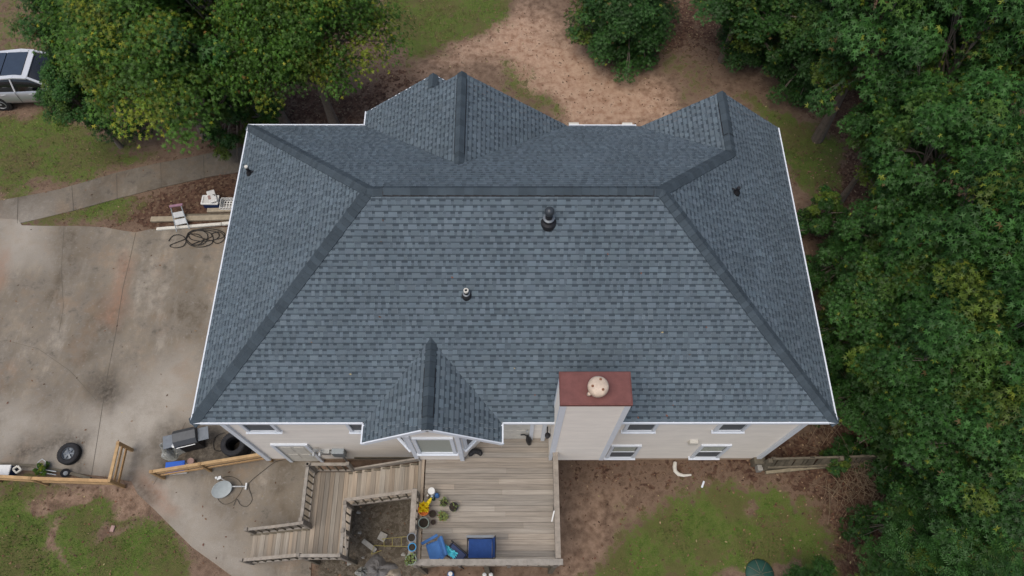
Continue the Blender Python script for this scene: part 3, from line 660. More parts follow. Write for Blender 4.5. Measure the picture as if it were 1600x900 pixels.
def railing(p0, p1, h=.93, posts=(0, 1), bal=True, capw=.14, mat='rail', parent=deck, sag=0, nb=None, up_post=0.0):
    capw *= .85
    p0 = V(*p0); p1 = V(*p1); L = (p1-p0).length; d = (p1-p0)
    n_ = 5 if sag else 1; b = MB(); pts = [p0+d*(i/n_)+V(0, 0, h-sag*math.sin(math.pi*i/n_)) for i in range(n_+1)]
    for a, c in zip(pts, pts[1:]): b.beam(a, c+(c-a)*.01, capw, .038, col=jit(.08, 1.05, .03))
    b.build('top_rail', M[mat], parent)
    b = MB(); b.beam(p0+V(0, 0, h-.09), p1+V(0, 0, h-.09-.0), .04, .09); b.beam(p0+V(0, 0, .10), p1+V(0, 0, .10), .04, .09); b.build('rail_board', M[mat], parent)
    for t in posts:
        b = MB(); q = p0+d*t; b.box(q+V(0, 0, h/2-.06+up_post/2), (.092, .092, h+.08+up_post), col=jit(.12, .85)); b.build('post', M[mat], parent)
    if bal:
        k = nb or max(2, int(L/.21))
        for i in range(1, k):
            q = p0+d*(i/k); b = MB(); b.box(q+V(0, 0, h/2-.03), (.032, .032, h-.14), col=jit(.12, .95)); b.build('baluster', M['oldwood'], parent)
RZ = ZD
railing((DX0-.08, DY0-.08, RZ), (DX1+.10, DY0-.08, RZ), posts=(.03, .33, .66, .97), nb=14, capw=.17)
railing((DX1+.02, DY0+.008, RZ+.004), (DX1+.02, 4.62, RZ+.004), posts=(.5, 1), nb=11, capw=.16)
railing((DX0+.0, DY0, RZ), (DX0+.0, 3.62, RZ), posts=(.5, 1), nb=8, capw=.16)
# stairs
ZL = 1.36
LX0, LX1 = -5.62, -4.52
LY1, LY0 = 4.55, 2.18
b = MB(); n_ = 8; wd = (LX1-LX0)/n_
for i in range(n_): b.box((LX0+wd*(i+.5), (LY0+LY1)/2, ZL-.019), (wd-.007, LY1-LY0, .038), col=jit(.16, rnd.choice((.9, 1.05, 1.2)), .06))
b.build('landing', M['decky'], deck)
b = MB()
for y in (LY0, LY1): b.box(((LX0+LX1)/2, y, ZL-.15), (LX1-LX0, .04, .2))
for x in (LX0, LX1): b.box((x, (LY0+LY1)/2, ZL-.15), (.04, LY1-LY0, .2))
b.build('landing_frame', M['oldwood'], deck)
for x in (LX0, LX1):
    for y in (LY0, LY1): b = MB(); b.box((x, y, ZL/2-.02), (.1, .1, ZL+.02)); b.build('support_post', M['oldwood'], deck)
SY0, SY1 = 3.62, 4.53; nst = 7; sx0, sx1 = LX1, DX0-.02
run = (sx1-sx0)/nst; rise = (ZD-ZL)/(nst+1)
for i in range(nst):
    z = ZL+rise*(i+1); x = sx0+run*i
    b = MB()
    for k in range(2): b.box((x+run*(.25+.5*k), (SY0+SY1)/2, z-.019), (run*.5-.006, SY1-SY0+.04, .038), col=jit(.2, 1.05, .06))
    b.build('tread', M['decky'], deck)
b = MB()
for y in (SY0+.02, SY1-.02): b.beam((sx0-.1, y, ZL-.08), (sx1, y, ZD-.16), .04, .25)
b.build('stringer', M['oldwood'], deck)
# lower flight: to the left onto the patio
TY0, TY1 = LY0+.02, 2.98; tx0 = at(394, 850, .15).x; nst = 7; run = (LX0-tx0)/nst; rise = ZL/(nst+1)
for i in range(nst):
    z = rise*(i+1); x = tx0+run*i; b = MB()
    for k in range(2): b.box((x+run*(.25+.5*k), (TY0+TY1)/2, z-.019), (run*.5-.007, TY1-TY0, .038), col=jit(.16, 1.05, .06))
    b.build('tread', M['decky'], deck)
b = MB()
for y in (TY0+.02, TY1-.02): b.beam((tx0-.05, y, .03), (LX0, y, ZL-.14), .04, .22)
b.build('stringer', M['oldwood'], deck)
railing((tx0+.05, TY1+.02, .05), (LX0, TY1+.02, ZL-.05), posts=(0, 1), nb=7, sag=.06, capw=.09, up_post=.13)
railing((tx0+.05, TY0-.03, .05), (LX0, TY0-.03, ZL-.05), posts=(0, 1), nb=7, capw=.10, up_post=.13)
railing((LX0-.03, TY1+.06, ZL), (LX0-.03, LY1, ZL), posts=(.02, 1), nb=8, capw=.10, up_post=.13)
railing((LX0, LY0-.03, ZL), (LX1, LY0-.03, ZL), posts=(1,), nb=5, capw=.10, up_post=.13)
railing((LX1+.03, LY0, ZL), (LX1+.03, SY0-.1, ZL), posts=(.45, 1), nb=6, capw=.10, up_post=.13)
railing((LX0, LY1+.03, ZL), (LX1, LY1+.03, ZL), posts=(0, 1), nb=5, capw=.10, up_post=.13)
railing((LX1, SY0-.03, ZL+.02), (DX0-.02, SY0-.03, ZD), posts=(1,), nb=8, capw=.10)
railing((LX1, SY1+.05, ZL+.02), (DX0-.02, SY1+.05, ZD), h=.3, posts=(), nb=8, capw=.05)
b = MB(); b.beam((LX1+.16, LY0+.1, ZL+.9), (LX1+.02, SY0-.3, ZL+.96), .05, .04); b.build('loose_batten', M['rail'], deck)

# ================================================================ YARD FENCES
def rail_fence(label, pts, h, nrail, group='low wooden rail fences by the driveway', posts=None, wd=.035):
    o = thing('rail_fence', label, 'fence', (*pts[0][:2], 0), group)
    for (a, c) in zip(pts, pts[1:]):
        a = V(*a); c = V(*c)
        for k in range(nrail):
            z = h*(1-k*.86/nrail)-.03; b = MB(); b.beam(a+V(0, 0, z), c+V(0, 0, z), wd if k else .09, .09 if k else .04, col=jit(.12, 1, .04)); b.build('rail', M['newwood'], o)
    for q in (posts or pts):
        b = MB(); b.box((q[0], q[1], h/2), (.09, .09, h+.02), col=jit(.1, .85)); b.build('post', M['newwood'], o)
    return o
H1 = .95
p = [at(236, 737, H1-.02), at(411, 709, H1-.02)]; p = [V(q.x, q.y, 0) for q in p]
rail_fence('orange-brown low rail fence beside the blue cooler, joining the house corner', p, H1, 3, posts=[p[0], p[0].lerp(p[1], .43), p[1]])
p = [at(-30, 742, H1), at(46, 747, H1), at(170, 751, H1), at(184, 692, H1), at(205, 703, H1)]; p = [V(q.x, q.y, 0) for q in p]
rail_fence('tan low rail fence along the lawn with a short return by the loose wheel', p[:4], H1, 3, posts=[p[0], p[1], p[2], p[3]])
# ---- weathered board fence on the right
o = thing('board_fence', 'mossy leaning grey board fence at the right corner of the house', 'fence', (*at(1300, 715)[:2], 0))
A_ = at(1195, 735, 0); B_ = at(1400, 728, 0); K = 30
for i in range(K):
    t = i/K; q = A_.lerp(B_, t); b = MB(); q2 = A_.lerp(B_, t+.8/K); hh = rnd.uniform(.7, 1.0)*(1-.2*t)
    b.beam(q+V(0, 0, -.03), q+V(rnd.uniform(-.05, .05), .18+rnd.uniform(-.03, .03), hh), .125, .022, col=jit(.25, .85), up_=V(0, 1, 0)); b.build('board', M['oldwood'], o)
b = MB(); b.beam(A_+V(0, .03, .25), B_+V(0, .03, .25), .05, .09); b.beam(A_+V(0, .16, .85), B_+V(0, .16, .75), .06, .08); b.beam(A_+V(0, -.08, .05), A_.lerp(B_, .45)+V(0, .05, .05), .09, .09, col=(1.8, 1.8, 1.7)); b.build('rail', M['oldwood'], o)
for q in (A_+V(-.1, 0, 0), A_.lerp(B_, .5), B_): b = MB(); b.box(q+V(0, .1, .45), (.12, .12, .95)); b.build('post', M['oldwood'], o)
o = thing('stone_block', 'upright pale stone block at the end of the board fence', 'block', tuple(at(1184, 735)))
b = MB(); q = at(1184, 733); b.box(q+V(0, 0, .12), (.16, .2, .28), rz=.1); b.build('block', M['stone'], o, bevel=.02)

# ================================================================ TYRES
def torus_tyre(b, c, Rr, wdt, rz=(0, 0), inner=.6, M3=None):
    M3 = M3 or Matrix.Identity(3); ri = Rr*inner
    prof = [(ri, -wdt*.42), (ri*1.12, -wdt*.5), (Rr*.90, -wdt*.5), (Rr*.97, -wdt*.42), (Rr, -wdt*.25), (Rr, wdt*.25), (Rr*.97, wdt*.42), (Rr*.90, wdt*.5), (ri*1.12, wdt*.5), (ri, wdt*.42), (ri*1.02, wdt*.36), (ri*1.1, 0), (ri*1.02, -wdt*.36), (ri, -wdt*.42)]
    n = 40; vs = []; fs = []
    for (r_, z) in prof:
        for k in range(n): t = 2*math.pi*k/n; vs.append(V(*c)+M3@V(r_*math.cos(t), r_*math.sin(t), z))
    m = len(prof)
    for i in range(m-1):
        for k in range(n): fs.append((i*n+k, i*n+(k+1) % n, (i+1)*n+(k+1) % n, (i+1)*n+k))
    b.add(vs, fs)
    for k in range(n):      # tread blocks
        t = 2*math.pi*(k+.5)/n
        for zz in (-.3, .0, .3): b.box(V(*c)+M3@V(Rr*math.cos(t), Rr*math.sin(t), zz*wdt), (.012, Rr*.09, wdt*.22), rot=M3@Matrix.Rotation(t, 3, 'Z'))
def rim(b, c, r_, M3=None, spokes=6):
    M3 = M3 or Matrix.Identity(3)
    b.lathe(c, [(r_, -.06), (r_, .05), (r_*.93, .06), (r_*.88, .02), (r_*.86, -.01), (r_*.3, -.02)], 30, M=M3)
    for k in range(spokes):
        a = 2*math.pi*k/spokes; b.beam(V(*c)+M3@V(.04*math.cos(a), .04*math.sin(a), .03), V(*c)+M3@V(r_*.9*math.cos(a), r_*.9*math.sin(a), .0), r_*.28, .025, up_=M3@V(0, 0, 1))
    b.lathe(c, [(r_*.25, .0), (r_*.25, .05), (r_*.1, .06)], 16, M=M3)
q = at(108, 709, .12); o = thing('loose_wheel', 'black wheel with dark spoked rim lying flat on the open driveway', 'wheel', (q.x, q.y, 0))
b = MB(); torus_tyre(b, (q.x, q.y, .11), .335, .20, inner=.58); b.build('tyre', M['rubber'], o); b = MB(); rim(b, (q.x, q.y, .13), .20); b.build('rim', M['cap2'], o)
q = at(374, 699, .1)
TL = ['bottom tyre of the stack behind the rail fence', 'second tyre up in the stack by the house wall', 'third tyre up in the stack by the house wall', 'top tyre of the stack beside the white corner trim']
for k in range(4):
    x = q.x+rnd.uniform(-.03, .03)+.03*k; y = q.y-.02*k+rnd.uniform(-.02, .02); b = MB(); torus_tyre(b, (x, y, .11+.225*k), .37, .22, inner=.58)
    o = b.build('tyre', M['rubber']); tag(o, TL[k], 'tyre', 'stacked black tyres')

# ================================================================ JUNK BY THE FENCE
def hexa(name, b, mat, o, **k): return b.build(name, mat, o, **k)
# grill
q = at(306, 693, .0); gq = V(q.x, q.y, 0); GA = R(14); RG = Matrix.Rotation(GA, 3, 'Z')
o = thing('grill', 'dark grey barbecue grill with side shelves standing under the left eave corner', 'grill', tuple(gq))
T = lambda x, y, z: gq+RG@V(x, y, z)
b = MB(); b.box(T(0, 0, .40), (.62, .45, .7), rz=GA); b.build('cabinet', M['black'], o, bevel=.01)
b = MB(); vs = []
for xx in (-.34, .34):
    for (yy, zz) in ((-.26, .76), (-.26, .86), (-.14, .98), (.12, 1.0), (.24, .9), (.26, .76)): vs.append(T(xx, yy, zz))
b.add(vs, [tuple(range(6))[::-1], tuple(range(6, 12))]+[(i, (i+1) % 6, (i+1) % 6+6, i+6) for i in range(6)]); b.build('lid', mk('grill_lid', (.075, .08, .085), .4, metal=.3, var=.15), o)
for s_ in (-1, 1):
    b = MB(); b.box(T(s_*.52, -.02, .80), (.32, .40, .03), rz=GA); b.build('side_shelf', M['cap2'], o)
b = MB(); b.lathe(T(-.36, -.19, .83), [(.065, 0), (.065, .015), (.03, .02)], 18); b.build('burner_cap', M['galv'], o)
b = MB(); b.tube([T(-.28, -.3, .84), T(.28, -.3, .84)], .015); b.build('handle', M['galv'], o)
for s_ in (-.27, .27): b = MB(); b.lathe(T(s_, .12, .06), [(.01, -.02), (.07, -.02), (.07, .02), (.01, .02)], 16, M=RG@Matrix.Rotation(R(90), 3, 'Y')); b.build('wheel', M['black'], o)
# clear plastic sheet heap
def heap(name, label, cat, c, rx, ry, h, mat, seed=1, col=None, n=26, sharp=.5, group=None):
    r_ = np.random.default_rng(seed); b = MB(); vs = []; fs = []; nr = 9
    ph = r_.random(8)*6.28
    for i in range(nr):
        f = i/(nr-1)
        for k in range(n):
            t = 2*math.pi*k/n; rr = f*(1+.16*math.sin(3*t+ph[0])+.1*math.sin(5*t+ph[1])); z = h*(1-f**2.2)*(1+sharp*.5*math.sin(4*t+ph[2]+f*5)+r_.uniform(-.16, .16)*sharp)
            vs.append((c[0]+rx*rr*math.cos(t), c[1]+ry*rr*math.sin(t), c[2]+max(z, 0)+.005))
    for i in range(nr-1):
        for k in range(n): fs.append((i*n+k, i*n+(k+1) % n, (i+1)*n+(k+1) % n, (i+1)*n+k))
    b.add(vs, fs); ob = b.build(name, mat); tag(ob, label, cat, group); return ob
q = at(270, 704); heap('plastic_sheet', 'crumpled clear plastic sheeting heaped beside the grill', 'plastic sheet', q, .42, .30, .38, M['clear'], 3, sharp=1.2)
q = at(262, 690, 0.3); heap('white_rag', 'small white rag on top of the clear plastic sheeting', 'rag', (q.x, q.y, .34), .10, .05, .05, M['white'], 4)
# blue cooler
def cooler(label, c, rz, sz, body, lid, lid_open=None, name='cooler'):
    o = thing(name, label, 'cooler', (c[0], c[1], c[2])); L, D_, H_ = sz; Rz = Matrix.Rotation(rz, 3, 'Z'); T = lambda x, y, z: V(*c)+Rz@V(x, y, z)
    b = MB(); b.box(T(0, 0, H_*.4), (L*.94, D_*.94, H_*.8), rz=rz); b.build('tub', body, o, bevel=.02)
    if lid_open is None:
        b = MB(); b.box(T(0, 0, H_*.88), (L, D_, H_*.16), rz=rz); b.box(T(0, 0, H_*.97), (L*.86, D_*.8, .02), rz=rz); b.build('lid', lid, o, bevel=.02)
    else:
        b = MB(); b.box(T(0, -D_*.47, H_*.86), (L, .05, H_*.14), rz=rz); b.box(T(0, D_*.47, H_*.86), (L, .05, H_*.14), rz=rz)
        for s_ in (-1, 1): b.box(T(s_*L*.47, 0, H_*.86), (.05, D_, H_*.138), rz=rz)
        b.box(T(0, 0, H_*.805), (L*.9, D_*.9, .01), rz=rz, col=(.8, .8, .8)); b.build('rim', lid, o)
        lo = lid_open; Ml = Matrix.Rotation(rz+lo[3], 3, 'Z')@Matrix.Rotation(lo[4], 3, 'Y')@Matrix.Rotation(.12, 3, 'X')
        b = MB(); b.box(T(*lo[:3]), (L*.98, D_*.78, .05), rot=Ml); pl = b.build('lid', lid, o, bevel=.02)
        b = MB(); cc = T(*lo[:3]); b.box(cc+Ml@V(-.05, .10, .03), (.20, .09, .008), rot=Ml); b.build('sticker', M['brick'], pl)
        b = MB(); b.box(cc+Ml@V(.0, -.10, .03), (.07, .03, .008), rot=Ml); b.box(cc+Ml@V(.03, -.06, .03), (.025, .05, .008), rot=Ml); b.build('latch', M['black'], pl)
    for s_ in (-1, 1):
        b = MB(); b.tube([T(s_*L*.48, -D_*.25, H_*.7), T(s_*L*.56, -D_*.22, H_*.62), T(s_*L*.56, D_*.22, H_*.62), T(s_*L*.48, D_*.25, H_*.7)], .014, 8); b.build('handle', M['white'], o)
    return o
q = at(276, 731, .2); cooler('bright blue cooler with white handles behind the low rail fence', (q.x, q.y, 0), R(6), (.58, .34, .36), M['white'], M['blue'])
q = at(330, 315, .2); cooler('white and navy open cooler with loose white lid beside the walkway', (q.x, q.y, 0), R(0), (.60, .36, .36), M['navy'], M['white'], lid_open=(.08, .10, .40, R(115), .12))
b = MB(); q = at(298, 721, .2); b.lathe((q.x, q.y, 0), [(.08, 0), (.10, .22), (.105, .23), (.09, .23)], 20); o = b.build('bucket', M['brick']); tag(o, 'small dull red bucket at the right end of the blue cooler', 'bucket')
# white crate
q = at(352, 319, .15); o = thing('crate', 'white slotted plastic crate under the left eave beside the open cooler', 'crate', (q.x, q.y, 0))
b = MB(); L, D_, H_ = .5, .42, .24; cx, cy = q.x+.1, q.y
for s_ in (-1, 1):
    for z in (.02, .12, .23): b.beam((cx-L/2, cy+s_*D_/2, z), (cx+L/2, cy+s_*D_/2, z), .02, .035); b.beam((cx+s_*L/2, cy-D_/2, z), (cx+s_*L/2, cy+D_/2, z), .02, .035)
for i in range(6):
    x = cx-L/2+L*i/5
    for s_ in (-1, 1): b.box((x, cy+s_*D_/2, .12), (.03, .018, .24))
for i in range(5):
    y = cy-D_/2+D_*i/4
    for s_ in (-1, 1): b.box((cx+s_*L/2, y, .12), (.018, .03, .24))
    b.box((cx, y, .015), (L, .04, .012))
for i in range(5): b.box((cx-L/2+L*(i+.5)/5, cy, .03), (.035, D_, .012))
b.build('basket', M['white'], o)
# lumber
def plank(label, a, c, w_, h_, mat, z, group=None, name='plank', cat='plank'):
    a = at(*a, z); c = at(*c, z); b = MB(); b.beam(a, c, w_, h_, col=jit(.1)); o = b.build(name, mat, bevel=.004); return tag(o, label, cat, group)
plank('long pale timber beam under the metal step ladder', (236, 343), (362, 340), .20, .09, M['lumber'], .05, 'timber beside the driveway')
plank('grey weathered plank lying behind the long timber beam', (286, 337), (366, 336), .12, .06, M['oldwood'], .05, 'timber beside the driveway')
plank('short grey timber board nearest the open cooler', (324, 329), (372, 328), .16, .09, M['lumber'], .05, 'timber beside the driveway')
o = thing('gutter_length', 'long white gutter pipe lying along the edge of the driveway', 'pipe', tuple(at(300, 353)))
b = MB(); a = at(245, 358, .05); c = at(346, 350, .05); e_ = at(380, 347, .05); b.beam(a, c, .11, .08); b.beam(c+(e_-c)*.02, e_, .12, .09); b.build('pipe', M['dirtywhite'], o, bevel=.01)
# step ladder leaning over timber
o = thing('step_ladder', 'small metal step ladder with white treads lying across the timber', 'ladder', tuple(at(280, 342)))
a1, a2 = at(267, 325, .30), at(283, 322, .30); b1, b2 = at(276, 362, .18), at(296, 358, .18)
b = MB(); b.tube([a1, b1], .017); b.tube([a2, b2], .017); b.build('frame', M['greymetal'], o)
for t in (.32, .62):
    b = MB(); p1 = a1.lerp(b1, t); p2 = a2.lerp(b2, t); dd = (b1-a1).normalized()*.11; b.add([p1-dd, p2-dd, p2+dd, p1+dd, p1-dd-V(0, 0, .02), p2-dd-V(0, 0, .02), p2+dd-V(0, 0, .02), p1+dd-V(0, 0, .02)], [(0, 1, 2, 3), (7, 6, 5, 4), (0, 4, 5, 1), (1, 5, 6, 2), (2, 6, 7, 3), (3, 7, 4, 0)]); b.build('tread', M['galv'], o)
b = MB(); b.beam(a1+V(-.05, .05, .02), a2+V(.05, .05, .02), .09, .05); b.build('handle', mk('mauve', (.30, .17, .22), .6), o)
# hoses / cables
def coil(name, label, pts, z, r_, cat, mat='hose'):
    P = [at(x, y, z+rnd.uniform(0, .03)) for x, y in pts]
    Q = []
    for i in range(len(P)-1):       # Catmull-Rom
        p0, p1, p2, p3 = P[max(i-1, 0)], P[i], P[i+1], P[min(i+2, len(P)-1)]
        for k in range(6):
            t = k/6; Q.append(.5*((2*p1)+(p2-p0)*t+(2*p0-5*p1+4*p2-p3)*t*t+(3*p1-p0-3*p2+p3)*t**3))
    Q.append(P[-1]); b = MB(); b.tube(Q, r_, 7); o = b.build(name, M[mat]); return tag(o, label, cat)
pts = []
for cx, cy, ra, rb, n_ in ((277, 377, 13, 10, 1.0), (312, 373, 22, 13, 1.1), (308, 371, 17, 12, 1.2), (318, 368, 25, 9, 1.1), (303, 374, 14, 9, .9), (340, 371, 11, 9, 1.0), (325, 366, 26, 9, .8)):
    k = int(n_*10)
    for i in range(k): a = math.pi+2*math.pi*i/10; pts.append((cx+ra*math.cos(a)+rnd.uniform(-1, 1), cy+rb*math.sin(a)+rnd.uniform(-.6, .6)))
coil('hose', 'black garden hose tangled in loops on the driveway', pts, .02, .014, 'hose')
coil('cable', 'thin black cable trailing from the house wall past the satellite dish', [(446, 718), (430, 722), (412, 735), (392, 752), (389, 762), (394, 780), (386, 791), (376, 789), (370, 780), (365, 790)], .01, .007, 'cable')
coil('cable', 'black cable looped around the satellite dish', [(342, 752), (352, 745), (366, 746), (376, 754), (378, 765), (366, 782), (352, 788), (342, 782), (338, 770)], .01, .006, 'cable')
coil('cable', 'black cable looped on the ground beside the stacked tyres', [(352, 676), (340, 680), (334, 690), (335, 702), (345, 704), (352, 690), (368, 678)], .02, .01, 'cable')
# satellite dish lying
q = at(347, 764, .2); o = thing('satellite_dish', 'grey satellite dish with arm lying on the patio', 'satellite dish', (q.x, q.y, 0))
Md = Matrix.Rotation(R(38), 3, 'Z')@Matrix.Rotation(R(40), 3, 'X')
b = MB(); prof = [(.01, 0), (.10, .006), (.2, .025), (.28, .05), (.285, .06), (.27, .052), (.2, .035), (.10, .016), (.01, .01)]
vs0 = len(b.v); b.lathe((q.x, q.y, .24), prof, 36, M=Md@Matrix.Diagonal((1.08, .9, 1))); b.build('reflector', M['dish'], o, smooth=True)
b = MB(); cq = V(q.x, q.y, .24); e1 = at(385, 760, .05); b.tube([at(352, 762, .2), at(362, 760, .18), e1], .022); b.box(e1, (.05, .2, .1)); b.build('mast', M['galv'], o)
b = MB(); f1 = at(345, 747, .35); b.tube([at(360, 758, .15), at(350, 750, .3), f1], .018); b.build('arm', M['galv'], o)
b = MB(); b.box(f1+V(-.04, 0, 0), (.14, .1, .1), rz=.4); b.lathe(f1+V(-.12, 0, 0), [(.04, 0), (.04, .08)], 12); b.build('receiver', M['galv'], o, bevel=.01)

# small brick, litter
q = at(176, 826); b = MB(); b.box((q.x, q.y, .0), (.11, .18, .06), rz=R(-8)); tag(b.build('brick', M['brick'], bevel=.006), 'pinkish brick lying alone in the left lawn', 'brick')
q = at(1098, 757); b = MB(); b.box((q.x, q.y, ZG+.06), (.06, .22, .03), rz=R(-25)); tag(b.build('litter', M['trim'], bevel=.012), 'small pale blue-white scrap on the dirt below the house', 'litter')
o = thing('drain_pipe', 'white corrugated drain pipe curving out from the house foundation', 'pipe', tuple(at(1055, 735)))
b = MB(); P = [at(x, y, .02) for x, y in ((1055, 722), (1054, 729), (1055, 736), (1060, 741), (1068, 743), (1080, 742))]; b.tube(P, [.055, .065, .06, .06, .045, .03], 10); b.build('pipe', M['dirtywhite'], o)
# green lid bottom right
q = at(1187, 897); o = thing('bin_lid', 'dark green ribbed plastic lid lying at the bottom of the yard', 'lid', (q.x, q.y, 0))
b = MB(); b.lathe((q.x, q.y, -.02), [(.40, 0), (.42, .03), (.40, .05), (.3, .09), (.15, .12), (.01, .13)], 32); b.build('dome', M['greenlid'], o, smooth=True)
b = MB()
for k in range(8): a = k*math.pi/4+.2; b.tube([(q.x+.03*math.cos(a), q.y+.03*math.sin(a), .12), (q.x+.28*math.cos(a), q.y+.28*math.sin(a), .082), (q.x+.40*math.cos(a), q.y+.40*math.sin(a), .04)], .006, 6)
b.build('rib', M['oldwood'], o)

# ---- border bed beside left fence: garden edging with cart, weeds
o = thing('hand_truck', 'folded metal hand cart with small black wheel beside the left fence', 'cart', tuple(at(85, 738)))
b = MB(); 
for dy in (0, 5): b.tube([at(58, 732+dy, .2), at(88, 737+dy, .2)], .017)
b.tube([at(58, 730, .2), at(60, 722, .3), at(66, 717, .35), at(71, 721, .3), at(70, 730, .2)], .017); b.build('frame', M['galv'], o)
for (x, y) in ((102, 739),):
    q = at(x, y, .13); Mw = Matrix.Rotation(R(60), 3, 'Z')@Matrix.Rotation(R(50), 3, 'X'); b = MB(); torus_tyre(b, q, .13, .07, inner=.5, M3=Mw); wl = b.build('wheel', M['rubber'], o); b = MB(); b.lathe(q, [(.07, -.03), (.07, .03), (.02, .04)], 16, M=Mw); b.build('hub', M['galv'], wl)
q = at(25, 734, .2); o = thing('frame_box', 'small white square frame leaning by the left fence', 'frame', (q.x, q.y, 0)); b = MB()
F = [at(20, 733, .25), at(28, 728, .3), at(33, 734, .25), at(26, 739, .2)]
for a, c in zip(F, F[1:]+F[:1]): b.beam(a, c, .05, .05)
b.build('frame', M['dirtywhite'], o)
q = at(2, 736, .3); o = thing('storage_box', 'white-topped blue plastic box at the left end of the fence', 'box', (q.x, q.y, 0)); b = MB(); b.box((q.x, q.y, .16), (.55, .34, .32)); b.build('tub', M['navy'], o, bevel=.015); b = MB(); b.box((q.x, q.y, .34), (.58, .36, .05)); b.build('lid', M['white'], o, bevel=.015)
b = MB(); pts = [at(-60, 724, 0), at(50, 728, 0), at(100, 737, 0), at(142, 748, 0)]
for a, c in zip(pts, pts[1:]): b.beam(a+V(0, 0, .03), c+V(0, 0, .03), .09, .07)
tag(b.build('edging', M['oldwood']), 'narrow timber edging between the driveway and the left fence', 'edging')

# ================================================================ DECK ITEMS
def pot(label, px, py, r_, h, mat, z=ZD, plant=0, soil=True, group=None, name='plant_pot', rimw=.012, tallz=0):
    q = at(px, py, z+h*.9); c = (q.x, q.y, z); o = thing(name, label, 'plant pot', c, group)
    b = MB(); b.lathe(c, [(r_*.72, 0), (r_*.95, h*.88), (r_, h*.9), (r_, h), (r_-rimw*1.6, h), (r_-rimw*2, h*.86), (.01, h*.85)], 26); b.build('pot', mat, o)
    if soil: b = MB(); b.lathe((c[0], c[1], z+h*.85), [(r_-rimw*2, .004), (r_*.6, .012), (.01, .016)], 20, jitter=.03); b.build('soil', M['soil'], o)
    if plant:
        b = MB()
        for i in range(plant):
            a = rnd.uniform(0, 6.28); t = rnd.uniform(.05, 1.25)*r_; L = rnd.uniform(.035, .08); p0 = V(c[0]+t*.8*math.cos(a), c[1]+t*.8*math.sin(a), z+h+rnd.uniform(-.02, .07)); a2 = a+rnd.uniform(-1, 1)
            d = V(math.cos(a2), math.sin(a2), rnd.uniform(-.1, .6)).normalized()*L; s_ = V(-math.sin(a2), math.cos(a2), .2)*L*.25
            b.add([p0, p0+d*.5+s_, p0+d, p0+d*.5-s_], [(0, 1, 2, 3)], jit(.35, 1, .15))
        b.build('foliage', M['plant'], o)
    return o
pot('small black pot with green plant behind the orange bucket', 694, 785, .105, .16, M['black'], plant=40)
pot('wide black pot with a sprig, rightmost of the deck pots', 709, 792, .125, .15, M['black'], plant=12)
pot('terracotta pot full of yellow-green plant', 692, 807, .115, .15, M['terracotta'], plant=110)
pot('dark brown pot of bare soil between the bucket and terracotta pot', 676, 803, .10, .17, M['brownpot'])
pot('smallest dark brown pot, beside the big grey-green pot', 677, 816, .07, .12, M['brownpot'])
pot('large grey-green pot with soil standing on the deck by the railing', 662, 817, .145, .30, M['pot'])
o = thing('bucket', 'orange bucket holding a crumpled yellow bag', 'bucket', tuple(at(662, 796, ZD)))
q = at(662, 797, ZD+.25); b = MB(); b.lathe((q.x, q.y, ZD), [(.11, 0), (.145, .27), (.15, .28), (.13, .28), (.12, .2), (.01, .19)], 26); b.build('tub', M['orange'], o)
def rag(name, label, cat, c, rx, ry, h, mat, seed, parent=None, amp=.5):
    r_ = np.random.default_rng(seed); n = 14; vs = []; fs = []
    for i in range(n):
        for j in range(n):
            u, v = i/(n-1)*2-1, j/(n-1)*2-1; k = 1-.25*max(abs(u), abs(v))**3*abs(math.sin(u*7+v*5+seed))
            vs.append((c[0]+u*rx*k+r_.uniform(-1, 1)*rx*.03, c[1]+v*ry*k+r_.uniform(-1, 1)*ry*.03, c[2]+h*(.55+amp*math.sin(u*5+seed)*math.cos(v*6+seed*2))*(1-.5*(u*u+v*v)/2)+r_.uniform(0, h*.2)))
    for i in range(n-1):
        for j in range(n-1): fs.append((i*n+j, (i+1)*n+j, (i+1)*n+j+1, i*n+j+1))
    b = MB(); b.add(vs, fs); ob = b.build(name, mat, parent)
    if parent is None: tag(ob, label, cat)
    return ob
q = at(662, 792, ZD+.38); rag('bag', 'crumpled bright yellow bag stuffed in the orange bucket', 'bag', (q.x, q.y, ZD+.27), .15, .15, .16, M['yellow'], 5, amp=.9)
q = at(668, 783, ZD+.4); b = MB(); b.tube([(q.x-.04, q.y-.1, ZD+.32), (q.x+.05, q.y, ZD+.40), (q.x+.10, q.y+.08, ZD+.42)], [.06, .05, .02], 8); b.build('flap', M['yellow'], bpy.data.objects['bag'])
# garden lights / bottles cluster
def bottle(label, px, py, r_, h, mat, capm, name='bottle', cat='bottle', group='bottles and jars clustered on the deck'):
    q = at(px, py, ZD+h); c = (q.x, q.y, ZD); o = thing(name, label, cat, c, group)
    b = MB(); b.lathe(c, [(r_*.9, 0), (r_, .02), (r_, h*.7), (r_*.5, h*.85), (r_*.4, h*.9)], 18); b.build('body', mat, o, smooth=True)
    b = MB(); b.lathe((c[0], c[1], ZD+h*.88), [(r_*.55, 0), (r_*.55, h*.12), (r_*.3, h*.125)], 16); b.build('cap', capm, o); return o
o = thing('tub', 'round white lidded tub, topmost of the cluster by the pots', 'tub', tuple(at(674, 767, ZD))); q = at(674, 767, ZD+.4)
b = MB(); b.lathe((q.x, q.y, ZD), [(.085, 0), (.09, .36), (.095, .37), (.095, .40), (.085, .41), (.01, .412)], 26); b.build('body', M['white'], o, smooth=False)
bottle('cream jar just left below the white tub', 668, 774, .045, .25, M['lumber'], M['dirtywhite']); bottle('pale grey bottle directly below the white tub', 675, 775, .05, .25, M['pot'], M['greymetal']); bottle('blue capped bottle right of the white tub', 682, 773, .065, .22, M['palebluecloth'], M['palebluecloth'])
bottle('dark green squat bottle lowest in the cluster', 677, 779, .045, .12, M['greenlid'], M['greenlid'])
